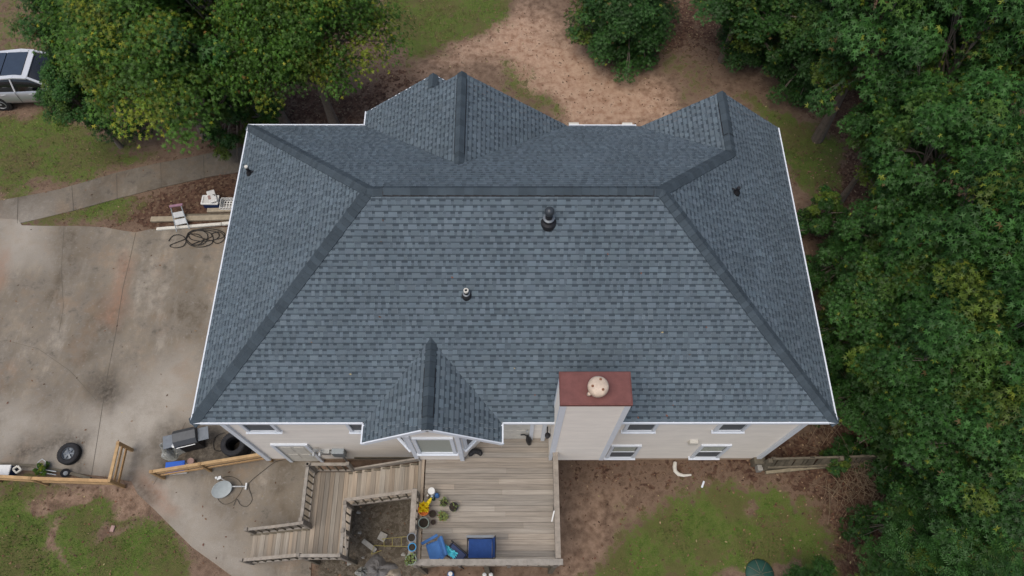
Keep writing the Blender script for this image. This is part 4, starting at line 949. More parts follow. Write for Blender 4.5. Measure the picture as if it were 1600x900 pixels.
# railing pots
RC = ZD+.95
for (px, py, r_, mt, lab, pl) in ((643, 840, .115, 'cap2', 'round dark-rimmed pot of dry soil hung on the left deck railing, uppermost', 0), (644, 855, .105, 'bluepot', 'small pot with bright blue rim on the left deck railing', 0), (642, 874, .14, 'pot', 'wide grey-green pot with yellowed plant at the deck railing corner', 60)):
    if mt == 'bluepot' and 'bluepot' not in M: M['bluepot'] = mk('blue_rim', (.04, .26, .5), .5, var=.1)
    pot(lab, px, py, r_, .2, M[mt], z=RC-.02, plant=pl, group='pots along the left deck railing')
# chairs
def folding_chair():
    q = at(752, 857, ZD+.45); c = V(q.x, q.y, ZD); o = thing('camp_chair', 'dark blue folding camp chair standing open against the end railing', 'chair', tuple(c)); T = lambda x, y, z: c+V(x, y, z)
    b = MB(); n = 8; vs = []
    for i in range(n):
        for j in range(n): u, v = i/(n-1), j/(n-1); vs.append(T(-.33+.60*u, -.24+.48*v, .42-.05*math.sin(math.pi*u)*math.sin(math.pi*v)))
    b.add(vs, [(i*n+j, (i+1)*n+j, (i+1)*n+j+1, i*n+j+1) for i in range(n-1) for j in range(n-1)]); b.build('seat', M['bluecloth'], o)
    b = MB(); vs = []
    for i in range(n):
        for j in range(n): u, v = i/(n-1), j/(n-1); vs.append(T(.27+.10*u+.02*math.sin(math.pi*v), -.24+.48*v, .44+.42*u))
    b.add(vs, [(i*n+j, (i+1)*n+j, (i+1)*n+j+1, i*n+j+1) for i in range(n-1) for j in range(n-1)]); b.build('backrest', M['bluecloth'], o)
    for s_ in (-1, 1):
        b = MB(); y = s_*.255; b.tube([T(-.36, y, 0), T(-.36, y, .60)], .013); b.tube([T(.28, y, 0), T(.37, y, .88)], .013); b.tube([T(-.36, y, .03), T(.28, y, .42)], .012); b.tube([T(-.36, y, .42), T(.30, y, .03)], .012); b.build('frame', M['black'], o)
        b = MB(); b.beam(T(-.38, y*1.08, .61), T(.32, y*1.08, .62), .06, .025); b.build('armrest', M['black'] if s_ < 0 else M['cap2'], o)
    b = MB(); b.tube([T(-.36, -.255, .43), T(-.36, .255, .43)], .013); b.tube([T(.37, -.255, .87), T(.37, .255, .87)], .012); b.build('crossbar', M['black'], o)
folding_chair()
q = at(680, 858, ZD+.3); c = V(q.x, q.y, ZD); rz_ = R(20); Rz = Matrix.Rotation(rz_, 3, 'Z')
o = thing('lounge_chair', 'faded pale blue cushioned chair tipped in the deck corner', 'chair', tuple(c)); T = lambda x, y, z: c+Rz@V(x, y, z)
b = MB(); b.box(T(-.02, -.04, .33), (.36, .44, .10), rz=rz_); b.build('seat', M['palebluecloth'], o, bevel=.03)
b = MB(); b.box(T(.20, -.02, .42), (.08, .50, .30), rot=Rz@Matrix.Rotation(.35, 3, 'Y')); b.build('backrest', M['palebluecloth'], o, bevel=.03)
b = MB(); b.box(T(-.06, .26, .42), (.46, .07, .05), rz=rz_+.15); b.lathe(T(-.08, .26, .44), [(.032, 0), (.032, .012), (.02, .013)], 14); b.build('armrest', M['palebluecloth'], o, bevel=.01)
b = MB(); b.box(T(.12, -.27, .36), (.30, .06, .05), rz=rz_+.5); b.build('armrest', M['palebluecloth'], o, bevel=.01)
for x in (-.16, .16):
    for y in (-.2, .2): b = MB(); b.tube([T(x, y, 0), T(x, y, .3)], .014); b.build('leg', M['black'], o)
q = at(711, 864, ZD+.3); c = V(q.x, q.y, ZD); rz_ = R(-38); Rz = Matrix.Rotation(rz_, 3, 'Z'); T = lambda x, y, z: c+Rz@V(x, y, z)
o = thing('folded_chair', 'black folded chair with navy fabric lying between the two blue chairs', 'chair', tuple(c))
b = MB(); b.box(T(.02, 0, .30), (.50, .30, .05), rz=rz_); b.build('fabric', M['navy'], o, bevel=.02)
for s_ in (-1, 1): b = MB(); b.tube([T(-.3, s_*.18, .05), T(-.26, s_*.18, .33), T(.33, s_*.17, .34), T(.4, s_*.15, .04)], .015); b.build('leg', M['black'], o)
b = MB(); b.tube([T(-.2, -.18, .34), T(-.2, .18, .34)], .013); b.tube([T(.3, -.17, .34), T(.3, .17, .34)], .013); b.build('crossbar', M['black'], o)
q = at(704, 862, ZD+.38); ob = rag('towel', 'crumpled turquoise towel draped over the black folded chair', 'towel', (0, 0, 0), .23, .10, .09, M['cyan'], 8, amp=.8); ob.location = (q.x-.02, q.y, ZD+.33); ob.rotation_euler = (0, 0, R(-35))
# black things at the door
q = at(743, 710, ZD+.05); b = MB(); P = []
for i in range(9): a = R(200-i*27); P.append((q.x+.14*math.cos(a), q.y-.02+.10*math.sin(a), ZD+.07+.01*i))
b.tube(P, [.05, .07, .08, .08, .075, .08, .08, .07, .04], 10); tag(b.build('neck_pillow', M['black']), 'black curved cushion lying on the deck beside the bay window', 'cushion')
q = at(824, 678, ZD); o = thing('umbrella', 'black folded umbrella leaning beside the deck door', 'umbrella', tuple(q)); b = MB(); b.tube([(q.x+.05, WY0-.16, ZD+.02), (q.x+.03, WY0-.13, ZD+.3), (q.x-.02, WY0-.10, ZD+.62)], [.06, .085, .03], 10); b.build('canopy', M['black'], o)
b = MB(); b.tube([(q.x-.02, WY0-.10, ZD+.62), (q.x-.10, WY0-.09, ZD+.72), (q.x-.20, WY0-.09, ZD+.70)], .02); b.build('handle', M['black'], o)
q = at(862, 668, 4.0); b = MB(); b.lathe((1.03, WY0-.25, 3.9), [(.02, -.02), (.07, .0), (.075, .1), (.02, .13)], 16); b.box((1.03, WY0-.12, 3.95), (.03, .24, .03)); b.build('flood_lamp', M['black'], house)
# stick on right railing
b = MB(); a = at(862, 815, RC+.02); c_ = at(866, 798, RC+.02); b.beam(a, c_, .03, .02); tag(b.build('paint_stick', M['white']), 'thin white stick lying on the right deck railing', 'stick')

# ================================================================ DEBRIS UNDER STAIRS
q = at(598, 839); b = MB(); b.box((q.x, q.y, .03), (.24, .24, .09), rz=R(-25)); tag(b.build('paving_stone', M['stone'], bevel=.01), 'square grey paving stone on the dirt beside the deck', 'stone')
q = at(578, 853); b = MB(); b.box((q.x, q.y, .06), (.50, .14, .14), rz=R(-35)); tag(b.build('concrete_block', M['stone'], bevel=.015), 'long pale concrete block lying aslant near the landing', 'block')
q = at(592, 893); ob = heap('tarp', 'crumpled dark grey tarp on the ground below the deck stairs', 'tarp', (q.x, q.y, ZG), .48, .42, .3, M['tarp'], 12, sharp=.35)
q = at(612, 903); ob = heap('boulder', 'pale flat boulder beside the grey tarp', 'boulder', (q.x, q.y, ZG), .32, .28, .28, mk('pale_rock', (.38, .33, .26), .9, var=.25, scale=5, bump=.4, bscale=10), 15, sharp=.2)
q = at(568, 894); ob = heap('plastic_bag', 'crumpled silvery plastic bag left of the grey tarp', 'bag', (q.x, q.y, ZG), .22, .18, .18, M['clear'], 21, sharp=1.2)
o = thing('wire_frame', 'rusty yellow wire frame standing on the dirt beside the left deck railing', 'frame', tuple(at(620, 848)))
b = MB()
for (a, c_) in (((597, 842), (640, 838)), ((585, 852), (600, 853)), ((600, 853), (640, 854)), ((600, 842), (600, 853)), ((627, 840), (627, 854)), ((613, 841), (613, 853)), ((585, 852), (580, 866)), ((580, 866), (596, 860))): b.tube([at(*a, .25), at(*c_, .25)], .008, 6)
for a in ((597, 842), (640, 838), (600, 853), (640, 854)): b.tube([at(*a, .25), at(*a, .25)-V(0, 0, .27)], .008, 6)
b.build('wire', M['ybar'], o)
RL = ['small round stone beside the concrete block', 'white pebble near the foot of the landing', 'grey rock left of the grey tarp', 'flat tan stone under the wire frame', 'small dark rock in the corner below the upper stairs']
for (x, y, r_), lab in zip(((562, 832, .06), (567, 871, .05), (545, 880, .08), (630, 866, .07), (560, 800, .07)), RL):
    q = at(x, y); heap('rock', lab, 'rock', (q.x, q.y, ZG), r_, r_*.8, r_*.7, M['stone'], int(x), n=10, sharp=.3, group='loose rocks by the stairs')
q = at(704, 897, .3); o = thing('paint_can', 'blue and white can standing on the ground below the deck edge', 'can', (q.x, q.y, 0)); b = MB(); b.lathe((q.x, q.y, 0), [(.09, 0), (.09, .3), (.05, .34), (.04, .38)], 20); b.build('can', M['palebluecloth'], o)
b = MB(); b.lathe((q.x, q.y, .34), [(.06, 0), (.06, .06), (.02, .065)], 16); b.build('lid', M['white'], o)
for px, lab in ((757, 'silver jar, left of the pair on the ground below the deck edge'), (767, 'silver jar, right of the pair on the ground below the deck edge')):
    q = at(px, 898, .25); o = thing('jar', lab, 'jar', (q.x, q.y, 0), 'jars below the deck edge'); b = MB(); b.lathe((q.x, q.y, 0), [(.06, 0), (.07, .2), (.05, .23)], 18); b.build('glass', M['pot'], o); b = MB(); b.lathe((q.x, q.y, .22), [(.055, 0), (.055, .04), (.01, .042)], 18); b.build('lid', M['galv'], o)

# ================================================================ CAR
q = at(8, 160, .32); c = V(q.x, q.y, 0)
car = thing('parked_car', 'silver hatchback car with dark glass roof parked half under the left tree', 'car', (c.x+1.15, c.y+.85, 0), rz=R(3))
# local frame: x forward (right), y towards far side, origin mid-wheelbase centre line
def loft(secs, closed_ends=True):
    b = MB(); n = len(secs[0][1]); vs = []; fs = []
    for x, pr in secs:
        for (y, z) in pr: vs.append((x, y, z))
    m = len(secs)
    for i in range(m-1):
        for k in range(n): fs.append((i*n+k, i*n+(k+1) % n, (i+1)*n+(k+1) % n, (i+1)*n+k))
    fs += [tuple(range(n))[::-1], tuple((m-1)*n+k for k in range(n))]; b.add(vs, fs); return b
def sec(x, hw, zt, zb=.28, sh=.62):
    return (x, [(-hw*.9, zb), (-hw, zb+.15), (-hw*1.0, sh), (-hw*.96, zt-.06), (-hw*.86, zt), (0, zt+.03), (hw*.86, zt), (hw*.96, zt-.06), (hw, sh), (hw, zb+.15), (hw*.9, zb)])
b = loft([sec(-2.2, .72, .85, .4), sec(-2.12, .84, .98), sec(-1.7, .90, 1.02), sec(-.9, .91, 1.0), sec(.3, .91, .98), sec(1.1, .90, .98), sec(1.7, .87, .90), sec(2.1, .78, .78), sec(2.28, .62, .62, .36)])
bo = b.build('body', M['carpaint'], car, smooth=True, local=True)
def cab(x, hw, z): return (x, [(-hw, .97), (-hw*.80, z-.04), (-hw*.72, z), (0, z+.02), (hw*.72, z), (hw*.80, z-.04), (hw, .97)])
b = loft([cab(-2.0, .80, 1.02), cab(-1.62, .84, 1.42), cab(-1.3, .85, 1.50), cab(-.2, .86, 1.53), cab(.25, .85, 1.48), cab(1.15, .80, 1.0)])
b.build('window_glass', M['carglass'], car, smooth=True, local=True)
b = MB()     # roof skin, pillars and rails
for s_ in (-1, 1):
    b.beam((-1.62, s_*.635, 1.44), (-.2, s_*.655, 1.55), .16, .05); b.beam((-.2, s_*.655, 1.55), (.27, s_*.645, 1.49), .16, .05); b.beam((.27, s_*.665, 1.485), (1.16, s_*.82, .99), .08, .05)
    b.beam((-1.60, s_*.66, 1.43), (-2.02, s_*.78, 1.0), .14, .05)
    for x in (-.35, -1.25): b.beam((x, s_*.70, 1.50), (x-.05, s_*.88, .98), .06, .03)
b.box((.20, 0, 1.515), (.22, 1.25, .035)); b.box((-1.62, 0, 1.45), (.25, 1.25, .05)); b.build('roof_frame', M['carwhite'], car, local=True)
for x0, x1 in ((-1.48, -.72), (-.68, .08)): b = MB(); b.box(((x0+x1)/2, 0, 1.548), (x1-x0, 1.15, .02)); b.build('sunroof', M['roofglass'], car, local=True)
for x in (-1.35, 1.35):
    for s_ in (-1, 1):
        Mw = Matrix.Rotation(R(90*s_), 3, 'X'); wb = MB(); wb.lathe((x, s_*.80, .33), [(.40, -.03), (.40, .105), (.38, .108), (.3, .108)], 32, M=Matrix.Rotation(R(-90*s_), 3, 'X')); wb.build('wheel_arch', M['black'], car, local=True)
        b = MB(); torus_tyre(b, (x, s_*.82, .33), .335, .21, inner=.66, M3=Matrix.Rotation(R(-90*s_), 3, 'X')); wh = b.build('wheel', M['rubber'], car, local=True)
        b = MB(); rim(b, (x, s_*.87, .33), .215, M3=Matrix.Rotation(R(-90*s_), 3, 'X'), spokes=5); b.build('rim', M['galv'], wh, local=True)
for s_ in (-1, 1):
    for x in (-.9, .15): b = MB(); b.beam((x-.09, s_*.915, .86), (x+.09, s_*.915, .86), .02, .03); b.build('door_handle', M['carwhite'], car, local=True)
    b = MB(); b.box((.72, s_*.98, 1.04), (.16, .2, .13)); b.build('side_mirror', M['carpaint'], car, local=True, bevel=.03)
    b = MB(); b.box((2.10, s_*.62, .66), (.22, .24, .12), rz=-s_*.4); b.build('headlight', M['white'], car, local=True, bevel=.03)
for x in (-.42, .75): 
    for s_ in (-1, 1): b = MB(); b.beam((x, s_*.916, .4), (x, s_*.905, .97), .008, .012, up_=V(1, 0, 0)); b.build('door_seam', M['black'], car, local=True)

# ================================================================ TREES
def star_leaves(pos, size, nrm, rot, cols, mat, name='crown', lobes=5, narrow=.36):
    """many palmate leaves: pos (N,3)"""
    N = len(pos); t = rng.random(N)*6.283
    nrm = nrm/np.linalg.norm(nrm, axis=1, keepdims=True); ref = np.stack([np.cos(t), np.sin(t), np.zeros(N)], 1)
    u = ref-nrm*(ref*nrm).sum(1, keepdims=True); u /= np.linalg.norm(u, axis=1, keepdims=True)+1e-9; v = np.cross(nrm, u)
    spread = np.array([-1.9, -.95, 0, .95, 1.9]) if lobes == 5 else np.linspace(-.9, .9, lobes)
    length = np.array([.72, .95, 1.08, .95, .72]) if lobes == 5 else np.ones(lobes)
    vs = np.zeros((N, 1+lobes*3, 3)); vs[:, 0] = pos; k = 1
    for s_, L in zip(spread, length):
        for (da, rr, dz) in ((-.42, narrow, 0), (0, L, -.22), (.42, narrow, 0)):
            a = s_+da; vs[:, k] = pos+(u*math.cos(a)+v*math.sin(a))*(size*rr)[:, None]+nrm*(size*dz)[:, None]; k += 1
    fs = np.zeros((N, lobes, 4), np.int64); base = np.arange(N)*(1+lobes*3)
    for i in range(lobes): fs[:, i] = np.stack([base, base+1+3*i, base+2+3*i, base+3+3*i], 1)
    return npmesh(name, vs.reshape(-1, 3), fs.reshape(-1, 4), np.repeat(cols, lobes, axis=0), mat)
def oval_leaves(pos, size, nrm, cols, mat, name='crown'):
    N = len(pos); t = rng.random(N)*6.283; nrm = nrm/np.linalg.norm(nrm, axis=1, keepdims=True); ref = np.stack([np.cos(t), np.sin(t), np.zeros(N)], 1)
    u = ref-nrm*(ref*nrm).sum(1, keepdims=True); u /= np.linalg.norm(u, axis=1, keepdims=True)+1e-9; v = np.cross(nrm, u); s = size[:, None]
    # pinnate spray: 4 leaflet pairs + tip
    vs = []; n = 0; fs = []
    quads = []
    for i in range(5):
        for sd_ in ((-1, 1) if i < 4 else (0,)):
            b0 = pos+u*s*(.35*i); d = (u*.45+v*sd_*.9) if sd_ else u; d = d*s*.62; w_ = np.cross(nrm, d)*.16
            quads.append(np.stack([b0, b0+d*.45+w_, b0+d-nrm*s*.12, b0+d*.45-w_], 1))
    Q = np.stack(quads, 1); L = Q.shape[1]; vs = Q.reshape(-1, 3); fs = np.arange(len(vs)).reshape(-1, 4)
    return npmesh(name, vs, fs, np.repeat(cols, L, axis=0), mat)
def grow(Rc, H, seed, style='star', nclump=70, per=110, leaf=.136, flat=.55, yellow=.06, low=.15):
    """unit prototype: base at origin, crown radius Rc, top at H. returns Empty with trunk and crown"""
    r_ = np.random.default_rng(seed); rr = random.Random(seed)
    b = MB(); tips = []; hc = H*(1-flat*.9)   # crown centre height
    lean = V(rr.uniform(-.3, .3), rr.uniform(-.3, .3), 0); top = V(lean.x, lean.y, H*.86)
    tr0 = .045*Rc+.05; trunk = [V(0, 0, -.05)+top*t+V(rr.uniform(-.06, .06), rr.uniform(-.06, .06), 0)*t for t in (0, .2, .4, .6, .8, 1)]
    b.tube(trunk, [tr0*1.5, tr0, tr0*.8, tr0*.6, tr0*.35, tr0*.12], 9, col=jit(.1))
    ph = r_.random(6)*6.28
    for i in range(nclump):
        a = i*2.39996+rr.uniform(-.35, .35); el = rr.random()**.75
        rad = math.sqrt(max(0, 1-el**2)); f = rr.uniform(.72, 1.02)*(1+.17*math.sin(3*a+ph[0])+.12*math.sin(5*a+ph[1])+.1*math.sin(2*a+ph[2]))
        if rr.random() < .22: f *= .6
        zz = hc+(H-hc)*(el*1.0-low*(1-el)*2*rr.random())*min(1, f+.15); tip = V(Rc*rad*f*math.cos(a)+lean.x, Rc*rad*f*math.sin(a)+lean.y, zz)
        tips.append(tip); tt = rr.uniform(.35, .85); st = top*tt*.98; st = V(st.x, st.y, min(st.z, zz-.1*Rc)) if zz > 1 else st; mid = st.lerp(tip, .55)+V(rr.uniform(-.2, .2), rr.uniform(-.2, .2), rr.uniform(-.15, .25))
        b.tube([st, mid, tip], [tr0*.28, tr0*.15, .008], 5, col=jit(.15, 1.1), cap=False)
        for k in range(2):
            e2 = tip+V(rr.uniform(-.4, .4), rr.uniform(-.4, .4), rr.uniform(-.1, .2))*Rc*.28; b.tube([mid, e2], [tr0*.1, .006], 4, col=jit(.15, 1.1), cap=False)
    P = []; Nn = []; Cc = []; Sz = []
    for i, tip in enumerate(tips):
        cr = Rc*rr.uniform(.19, .36); n_ = int(per*1.5*rr.uniform(.7, 1.3)*(cr/(Rc*.23))**1.1)
        d = r_.normal(size=(n_, 3)); d /= np.linalg.norm(d, axis=1, keepdims=True); rad = r_.random(n_)**.45; off = d*rad[:, None]*cr*np.array([1, 1, .55])
        out = np.array([tip.x-lean.x, tip.y-lean.y, 0])/Rc; off[:, 2] -= .35*cr*(np.hypot(off[:, 0], off[:, 1])/cr)**2
        P.append(np.array(tip)+off); nn = np.array([0, 0, 1.0])+out*.35+r_.normal(size=(n_, 3))*.38+d*.25; Nn.append(nn)
        tone = rr.uniform(.72, 1.25); yel = rr.random()
        c = np.tile(np.array([.050, .098, .022])*tone, (n_, 1))
        if yel < yellow: c = np.tile(np.array([.125, .135, .022])*tone, (n_, 1))
        elif yel < yellow*2.5: c = np.tile(np.array([.085, .122, .024])*tone, (n_, 1))
        lt = r_.random((n_, 1)); c = c*(.65+.75*lt); k = r_.random(n_) < (.01+yellow*.12); c[k] = np.array([.26, .22, .03])*1; k = r_.random(n_) < .004+yellow*.03; c[k] = np.array([.16, .08, .035]); Cc.append(c)
        Sz.append(leaf*r_.uniform(.6, 1.15, n_))
    P = np.concatenate(P); Nn = np.concatenate(Nn); Cc = np.concatenate(Cc); Sz = np.concatenate(Sz)
    crown = (star_leaves(P, Sz, Nn, None, Cc, M['leaf_mid']) if style == 'star' else oval_leaves(P, Sz, Nn, Cc, M['leaf_mid']))
    root = bpy.data.objects.new('tree', None); C.objects.link(root); root.empty_display_size = .3
    tk = b.build('trunk', M['bark']); tk.parent = root; crown.parent = root
    return root
PROT = {'gum1': grow(2.4, 8, 1, nclump=95, per=105), 'gum2': grow(2.4, 8, 2, nclump=80, per=120, yellow=.07), 'gum3': grow(2.4, 8, 3, nclump=90, per=100, flat=.7, yellow=.03, low=.5),
        'big': grow(4.0, 9, 4, nclump=230, per=110, leaf=.135, flat=.44, yellow=.09, low=.1), 'ash': grow(2.2, 6, 5, style='oval', nclump=80, per=60, leaf=.17, yellow=.04),
        'holly': grow(2.0, 4.2, 9, nclump=150, per=110, leaf=.11, flat=.97, yellow=.01, low=.0),
        'bush': grow(1.1, 2.2, 6, nclump=34, per=70, leaf=.11, flat=.9, yellow=.12, low=.4)}
protoused = set()
def tree(kind, px, py, top, rad, label, mat='leaf_mid', cat='tree', name='gum_tree', group='trees of the wood right of the house', rot=None):
    """crown centre seen at px,py; crown scaled to radius and top height"""
    p = PROT[kind]
    if kind in protoused: o = clone(p)
    else: o = p; protoused.add(kind)
    R0, H0 = {'gum1': (2.4, 8), 'gum2': (2.4, 8), 'gum3': (2.4, 8), 'big': (4.0, 9), 'ash': (2.2, 6), 'bush': (1.1, 2.2), 'holly': (2.0, 4.2)}[kind]
    q = at(px, py, top*.8); o.location = (q.x, q.y, ZG); o.rotation_euler = (0, 0, rnd.uniform(0, 6.28) if rot is None else rot); o.scale = (rad/R0, rad/R0, top/H0); o.name = name
    for ch_ in o.children:
        if ch_.name.startswith('crown'): ch_.material_slots[0].link = 'OBJECT'; ch_.material_slots[0].material = M[mat]
    tag(o, label, cat, group); return o
TL_ = 'trees at the top left of the yard'
tree('big', 212, 22, 7.6, 3.05, 'large yellow-green tree spreading over the silver car', 'leaf_warm', group=TL_)
tree('big', 458, 0, 7.8, 2.5, 'deep green tree right of the yellow-green one, behind the left roof corner', 'leaf_warm', group=TL_)
tree('gum3', 70, 5, 7.5, 1.6, 'dark tree in the top left corner above the car', 'leaf_dark', group=TL_)
tree('gum2', 278, 130, 3.7, 1.1, 'low bright green tree reaching over the walkway', 'leaf_warm', group=TL_)
tree('gum2', 345, -40, 9, 2.5, 'tree crown cut by the top edge between the two big left trees', 'leaf_mid', group=TL_)
tree('holly', 980, -12, 3.6, 1.95, 'compact dark tree at the top edge behind the house', 'leaf_dark', group='trees at the top edge')
tree('gum1', 1175, -35, 5.2, 1.9, 'dark tree at the top edge behind the right gable', 'leaf_dark', group='trees at the top edge')
tree('gum1', 1300, 15, 5.5, 1.7, 'dark tree filling the corner above the right gable, beside the bare dirt', 'leaf_dark')
tree('gum1', 1440, -50, 10, 2.4, 'tall tree cut by the top edge near the right corner', 'leaf_mid')
tree('gum2', 1570, 50, 10, 2.3, 'tall tree in the top right corner of the photo', 'leaf_mid')
tree('gum1', 1420, 170, 6.5, 1.45, 'light green gum tree nearest the mossy patch right of the roof', 'leaf_mid')
tree('gum2', 1525, 215, 8.5, 2.0, 'bushy gum tree between the mossy patch and the right edge', 'leaf_mid')
tree('gum1', 1620, 310, 10, 2.2, 'tall gum tree on the right edge, level with the ridge', 'leaf_mid')
tree('gum3', 1440, 320, 6.0, 1.6, 'shorter gum tree beside the middle of the right eave', 'leaf_mid')
tree('gum2', 1545, 410, 8.0, 1.9, 'broad gum tree between the right eave and the right edge', 'leaf_mid')
tree('gum1', 1405, 455, 5.5, 1.6, 'gum tree close to the right eave, level with the large roof slope', 'leaf_mid')
tree('gum2', 1610, 520, 9.0, 2.0, 'gum tree on the right edge below the ridge level', 'leaf_mid')
tree('gum1', 1495, 545, 7.0, 1.75, 'gum tree right of the lower right hip', 'leaf_mid')
tree('gum3', 1415, 590, 4.8, 1.25, 'low tree just right of the lower right roof corner', 'leaf_mid')
tree('gum1', 1575, 650, 8.0, 1.8, 'gum tree on the right edge level with the board fence', 'leaf_mid')
tree('gum2', 1525, 685, 6.0, 1.35, 'dense tree at the far end of the board fence', 'leaf_dark')
tree('gum3', 1590, 790, 7.0, 1.7, 'dark tree at the right edge below the board fence', 'leaf_dark')
tree('gum1', 1465, 800, 4.0, 1.0, 'small spindly tree over the leaf litter at lower right', 'leaf_dark')
tree('ash', 1530, 890, 5.5, 1.8, 'tree with long narrow leaflets in the lower right corner', 'leaf_mid', name='ash_tree')
tree('ash', 1440, 918, 4.0, 1.1, 'feathery small tree at the bottom edge left of the corner ash', 'leaf_mid', name='ash_tree')
tree('ash', 1275, 915, 2.2, .7, 'small feathery sapling at the bottom edge beside the green lid', 'leaf_mid', name='ash_sapling')
tree('gum2', 110, 128, 4.5, 1.05, 'leafy low branches hanging over the front of the silver car', 'leaf_mid', group=TL_)
tree('holly', 1285, 45, 3.8, 1.5, 'dark rounded tree in the shade above the mossy patch', 'leaf_dark')
tree('holly', 1195, 0, 3.4, 1.3, 'dark low tree under the crown behind the right gable', 'leaf_dark', group='trees at the top edge')
SH = 'shrubs along the wood'
tree('bush', 1312, 716, 1.0, .42, 'scruffy weeds growing over the board fence', 'leaf_dark', 'weeds', 'weeds', 'weeds over the board fence')
tree('bush', 1385, 705, 1.2, .6, 'dark brambles swallowing the far end of the board fence', 'leaf_dark', 'brambles', 'brambles', 'weeds over the board fence')
tree('bush', 1310, 325, 2.2, 1.0, 'sprawling low shrub below the mossy patch, nearest the eave', 'leaf_mid', 'shrub', 'shrub', SH)
tree('bush', 1340, 400, 3.2, 1.3, 'leafy shrub tight against the right eave at mid roof', 'leaf_mid', 'shrub', 'shrub', SH)
tree('bush', 1335, 520, 3.4, 1.3, 'rounded shrub beside the lower half of the right eave', 'leaf_mid', 'shrub', 'shrub', SH)
tree('bush', 1440, 640, 3.5, 1.5, 'dark shrub filling the gap above the fence end', 'leaf_dark', 'shrub', 'shrub', SH)
tree('bush', 1450, 60, 3.5, 1.6, 'dark shrub in the shaded gap of the upper right wood', 'leaf_dark', 'shrub', 'shrub', SH)
tree('bush', 360, 150, 3.0, 1.5, 'dark shrub under the left trees near the roof corner', 'leaf_dark', 'shrub', 'shrub', SH)
tree('bush', 1500, 800, 2.6, 1.4, 'dark shrub under the lower right trees', 'leaf_dark', 'shrub', 'shrub', SH)
tree('bush', 58, 733, .5, .22, 'weedy little shrub growing by the hand cart', 'leaf_warm', 'shrub', 'shrub', SH)
# brush pile of bare branches
o = thing('brush_pile', 'tangled pile of bare brown branches beyond the board fence', 'brush', tuple(at(1360, 750)))
b = MB()
for i in range(230):
    q = at(rnd.gauss(1355, 32), rnd.gauss(752, 22), 0); a = rnd.uniform(0, 6.28); L = rnd.uniform(.4, 1.3); z = rnd.uniform(.0, .5)
    d = V(math.cos(a), math.sin(a), rnd.uniform(-.2, .3)); m_ = q+d*L*.5+V(rnd.uniform(-.12, .12), rnd.uniform(-.12, .12), z+.1); b.tube([q+V(0, 0, z), m_, q+d*L+V(0, 0, z*.6)], [.008, .006, .003], 4, col=jit(.3), cap=False)
for i in range(16):
    q = at(rnd.uniform(1250, 1330), rnd.uniform(668, 700), 0); a = rnd.uniform(0, 3); b.tube([q, q+V(math.cos(a)*.5, math.sin(a)*.5, .5), q+V(math.cos(a)*1.1, math.sin(a)*.9, .6)], [.008, .006, .002], 4, col=jit(.3, 1.1), cap=False)
b.build('branch', M['twig'], o)

# ================================================================ GRASS AND LEAVES (stuff)
def scatter(n, xr, yr, ch, pw=1.0):
    x = rng.uniform(*xr, n); y = rng.uniform(*yr, n); m = masks(x, y); p = (m[:, ch] if ch is not None else np.ones(n)); k = rng.random(n) < p**pw
    return x[k], y[k], m[k]
def in_poly(x, y, pts): return sdist(np.stack([x, y], 1), poly_at(pts)) > .02
DPOLY = [(-200, 330), (28, 343), (165, 355), (212, 363), (235, 358), (395, 354), (470, 500), (480, 700), (498, 722), (484, 960), (385, 960), (335, 880), (270, 825), (215, 772), (205, 752), (100, 738), (-200, 722)]
WPOLY = [(-60, 322), (0, 313), (90, 296), (180, 270), (300, 245), (400, 226), (430, 258), (330, 275), (180, 311), (28, 349), (-200, 330)]
x, y, m = scatter(430000, (-22, 21), (1.2, 26), 0, 1.6); k = ~(in_poly(x, y, DPOLY) | in_poly(x, y, WPOLY)) & (vnoise(x, y, 1.3, 44) > .18) & ((rng.random(len(x)) < np.clip((fbm(x, y, .75, 140)-.40)*6, .12, 1)) | (x < 0)); x, y = x[k], y[k]; n_ = len(x)
a = rng.random(n_)*6.283; h = rng.uniform(.03, .085, n_); ln = rng.uniform(.3, 1.0, n_)*h; wv = .006+rng.random(n_)*.008
p0 = np.stack([x-np.sin(a)*wv, y+np.cos(a)*wv, np.full(n_, ZG-.01)], 1); h *= .6+1.6*np.clip(vnoise(x, y, 5.0, 47)-.3, 0, 1); p1 = np.stack([x+np.sin(a)*wv, y-np.cos(a)*wv, np.full(n_, ZG-.01)], 1); p2 = np.stack([x+np.cos(a)*ln, y+np.sin(a)*ln, ZG+h], 1)
tone = (fbm(x, y, 1.1, 70)*1.3+.2)[:, None]*(.75+.5*vnoise(x, y, 6.0, 48))[:, None]*rng.uniform(.65, 1.35, (n_, 1)); dry = np.clip((fbm(x, y, .7, 80)-.48)*6, 0, np.where((x < -3) & (y < 8), .15, .75))[:, None]+(rng.random((n_, 1)) < .12)
col = (np.array([.10, .20, .026])*(1-np.clip(dry, 0, 1))+np.array([.20, .18, .07])*np.clip(dry, 0, 1))*tone
g = npmesh('grass', np.stack([p0, p1, p2], 1).reshape(-1, 3), np.arange(n_*3).reshape(-1, 3), col, M['blade']); tag(g, 'short patchy green grass growing on the lawns', 'grass', kind='stuff')
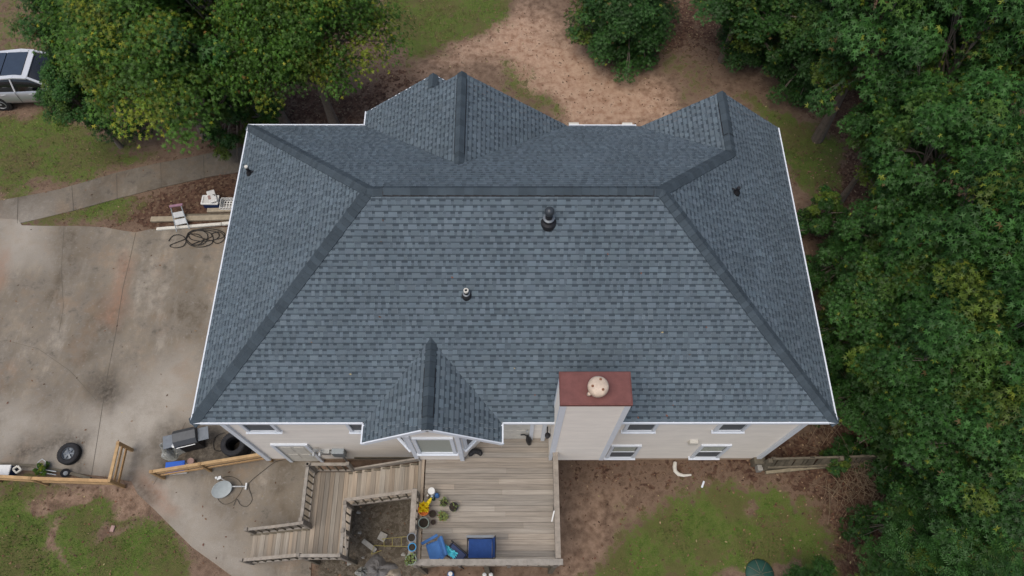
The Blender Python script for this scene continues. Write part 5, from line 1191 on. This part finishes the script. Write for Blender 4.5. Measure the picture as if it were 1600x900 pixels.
# fallen leaves
xs_, ys_ = [], []
x, y, m = scatter(42000, (-10, 21), (1.2, 26), 1, 1); xs_.append(x); ys_.append(y)
x = rng.uniform(-22, 18, 11000); y = rng.uniform(1.2, 26, 11000); xs_.append(x); ys_.append(y)
x = np.concatenate(xs_); y = np.concatenate(ys_); k = (np.abs(y-9.4) > 4.2) | (x < WX0) | (x > WX1); x, y = x[k], y[k]; n_ = len(x)
ond = in_poly(x, y, DPOLY) | in_poly(x, y, WPOLY); k = ~ond | (rng.random(n_) < .10); x, y, ond = x[k], y[k], ond[k]; n_ = len(x)
s_ = rng.uniform(.018, .05, n_); a = rng.random(n_)*6.283; z0 = np.where(ond, .006, ZG+.025)
ca_, sa_ = np.cos(a), np.sin(a); tl = rng.uniform(-.5, .5, (n_, 2))
def pt(u, v): return np.stack([x+(u*ca_-v*sa_)*s_, y+(u*sa_+v*ca_)*s_, z0+np.abs(u*tl[:, 0]+v*tl[:, 1])*s_], 1)
Vv = np.stack([pt(-1, 0), pt(0, -.55), pt(1.1, 0), pt(0, .55)], 1).reshape(-1, 3)
pal = np.array([[.13, .07, .04], [.20, .12, .07], [.08, .045, .03], [.30, .21, .13], [.16, .07, .045], [.34, .28, .14]]); col = pal[rng.choice(6, n_, p=[.3, .2, .25, .1, .12, .03])]*rng.uniform(.7, 1.2, (n_, 1))
nr_ = 26; lx = rng.uniform(XL+3, XR-3, nr_); ly = YF+.12+(RUN-.4)*rng.random(nr_)**1.6; lx2 = np.clip(lx, XL+(ly-YF)+.3, XR-(ly-YF)-.3); lz = ZE+S*(ly-YF)+.022
kk = ~((lx2 > -3.7) & (lx2 < 0) & (ly < 6.7)) & ~((lx2 > .9) & (lx2 < 2.8) & (ly < 5.5)); lx2, ly, lz = lx2[kk], ly[kk], lz[kk]; nr_ = len(lx2); ss_ = rng.uniform(.02, .045, nr_); aa = rng.random(nr_)*6.28
def rp(u, v): du = (u*np.cos(aa)-v*np.sin(aa))*ss_; dv = (u*np.sin(aa)+v*np.cos(aa))*ss_; return np.stack([lx2+du, ly+dv*.8, lz+dv*.6+.004], 1)
Vv = np.concatenate([Vv, np.stack([rp(-1, 0), rp(0, -.55), rp(1.1, 0), rp(0, .55)], 1).reshape(-1, 3)]); col = np.concatenate([col, pal[rng.choice(6, nr_)]*1.1]); n_ += nr_
g = npmesh('fallen_leaves', Vv, np.arange(n_*4).reshape(-1, 4), col, M['litterleaf']); tag(g, 'scattered dry brown leaves on the dirt and mulch', 'leaf litter', kind='stuff')
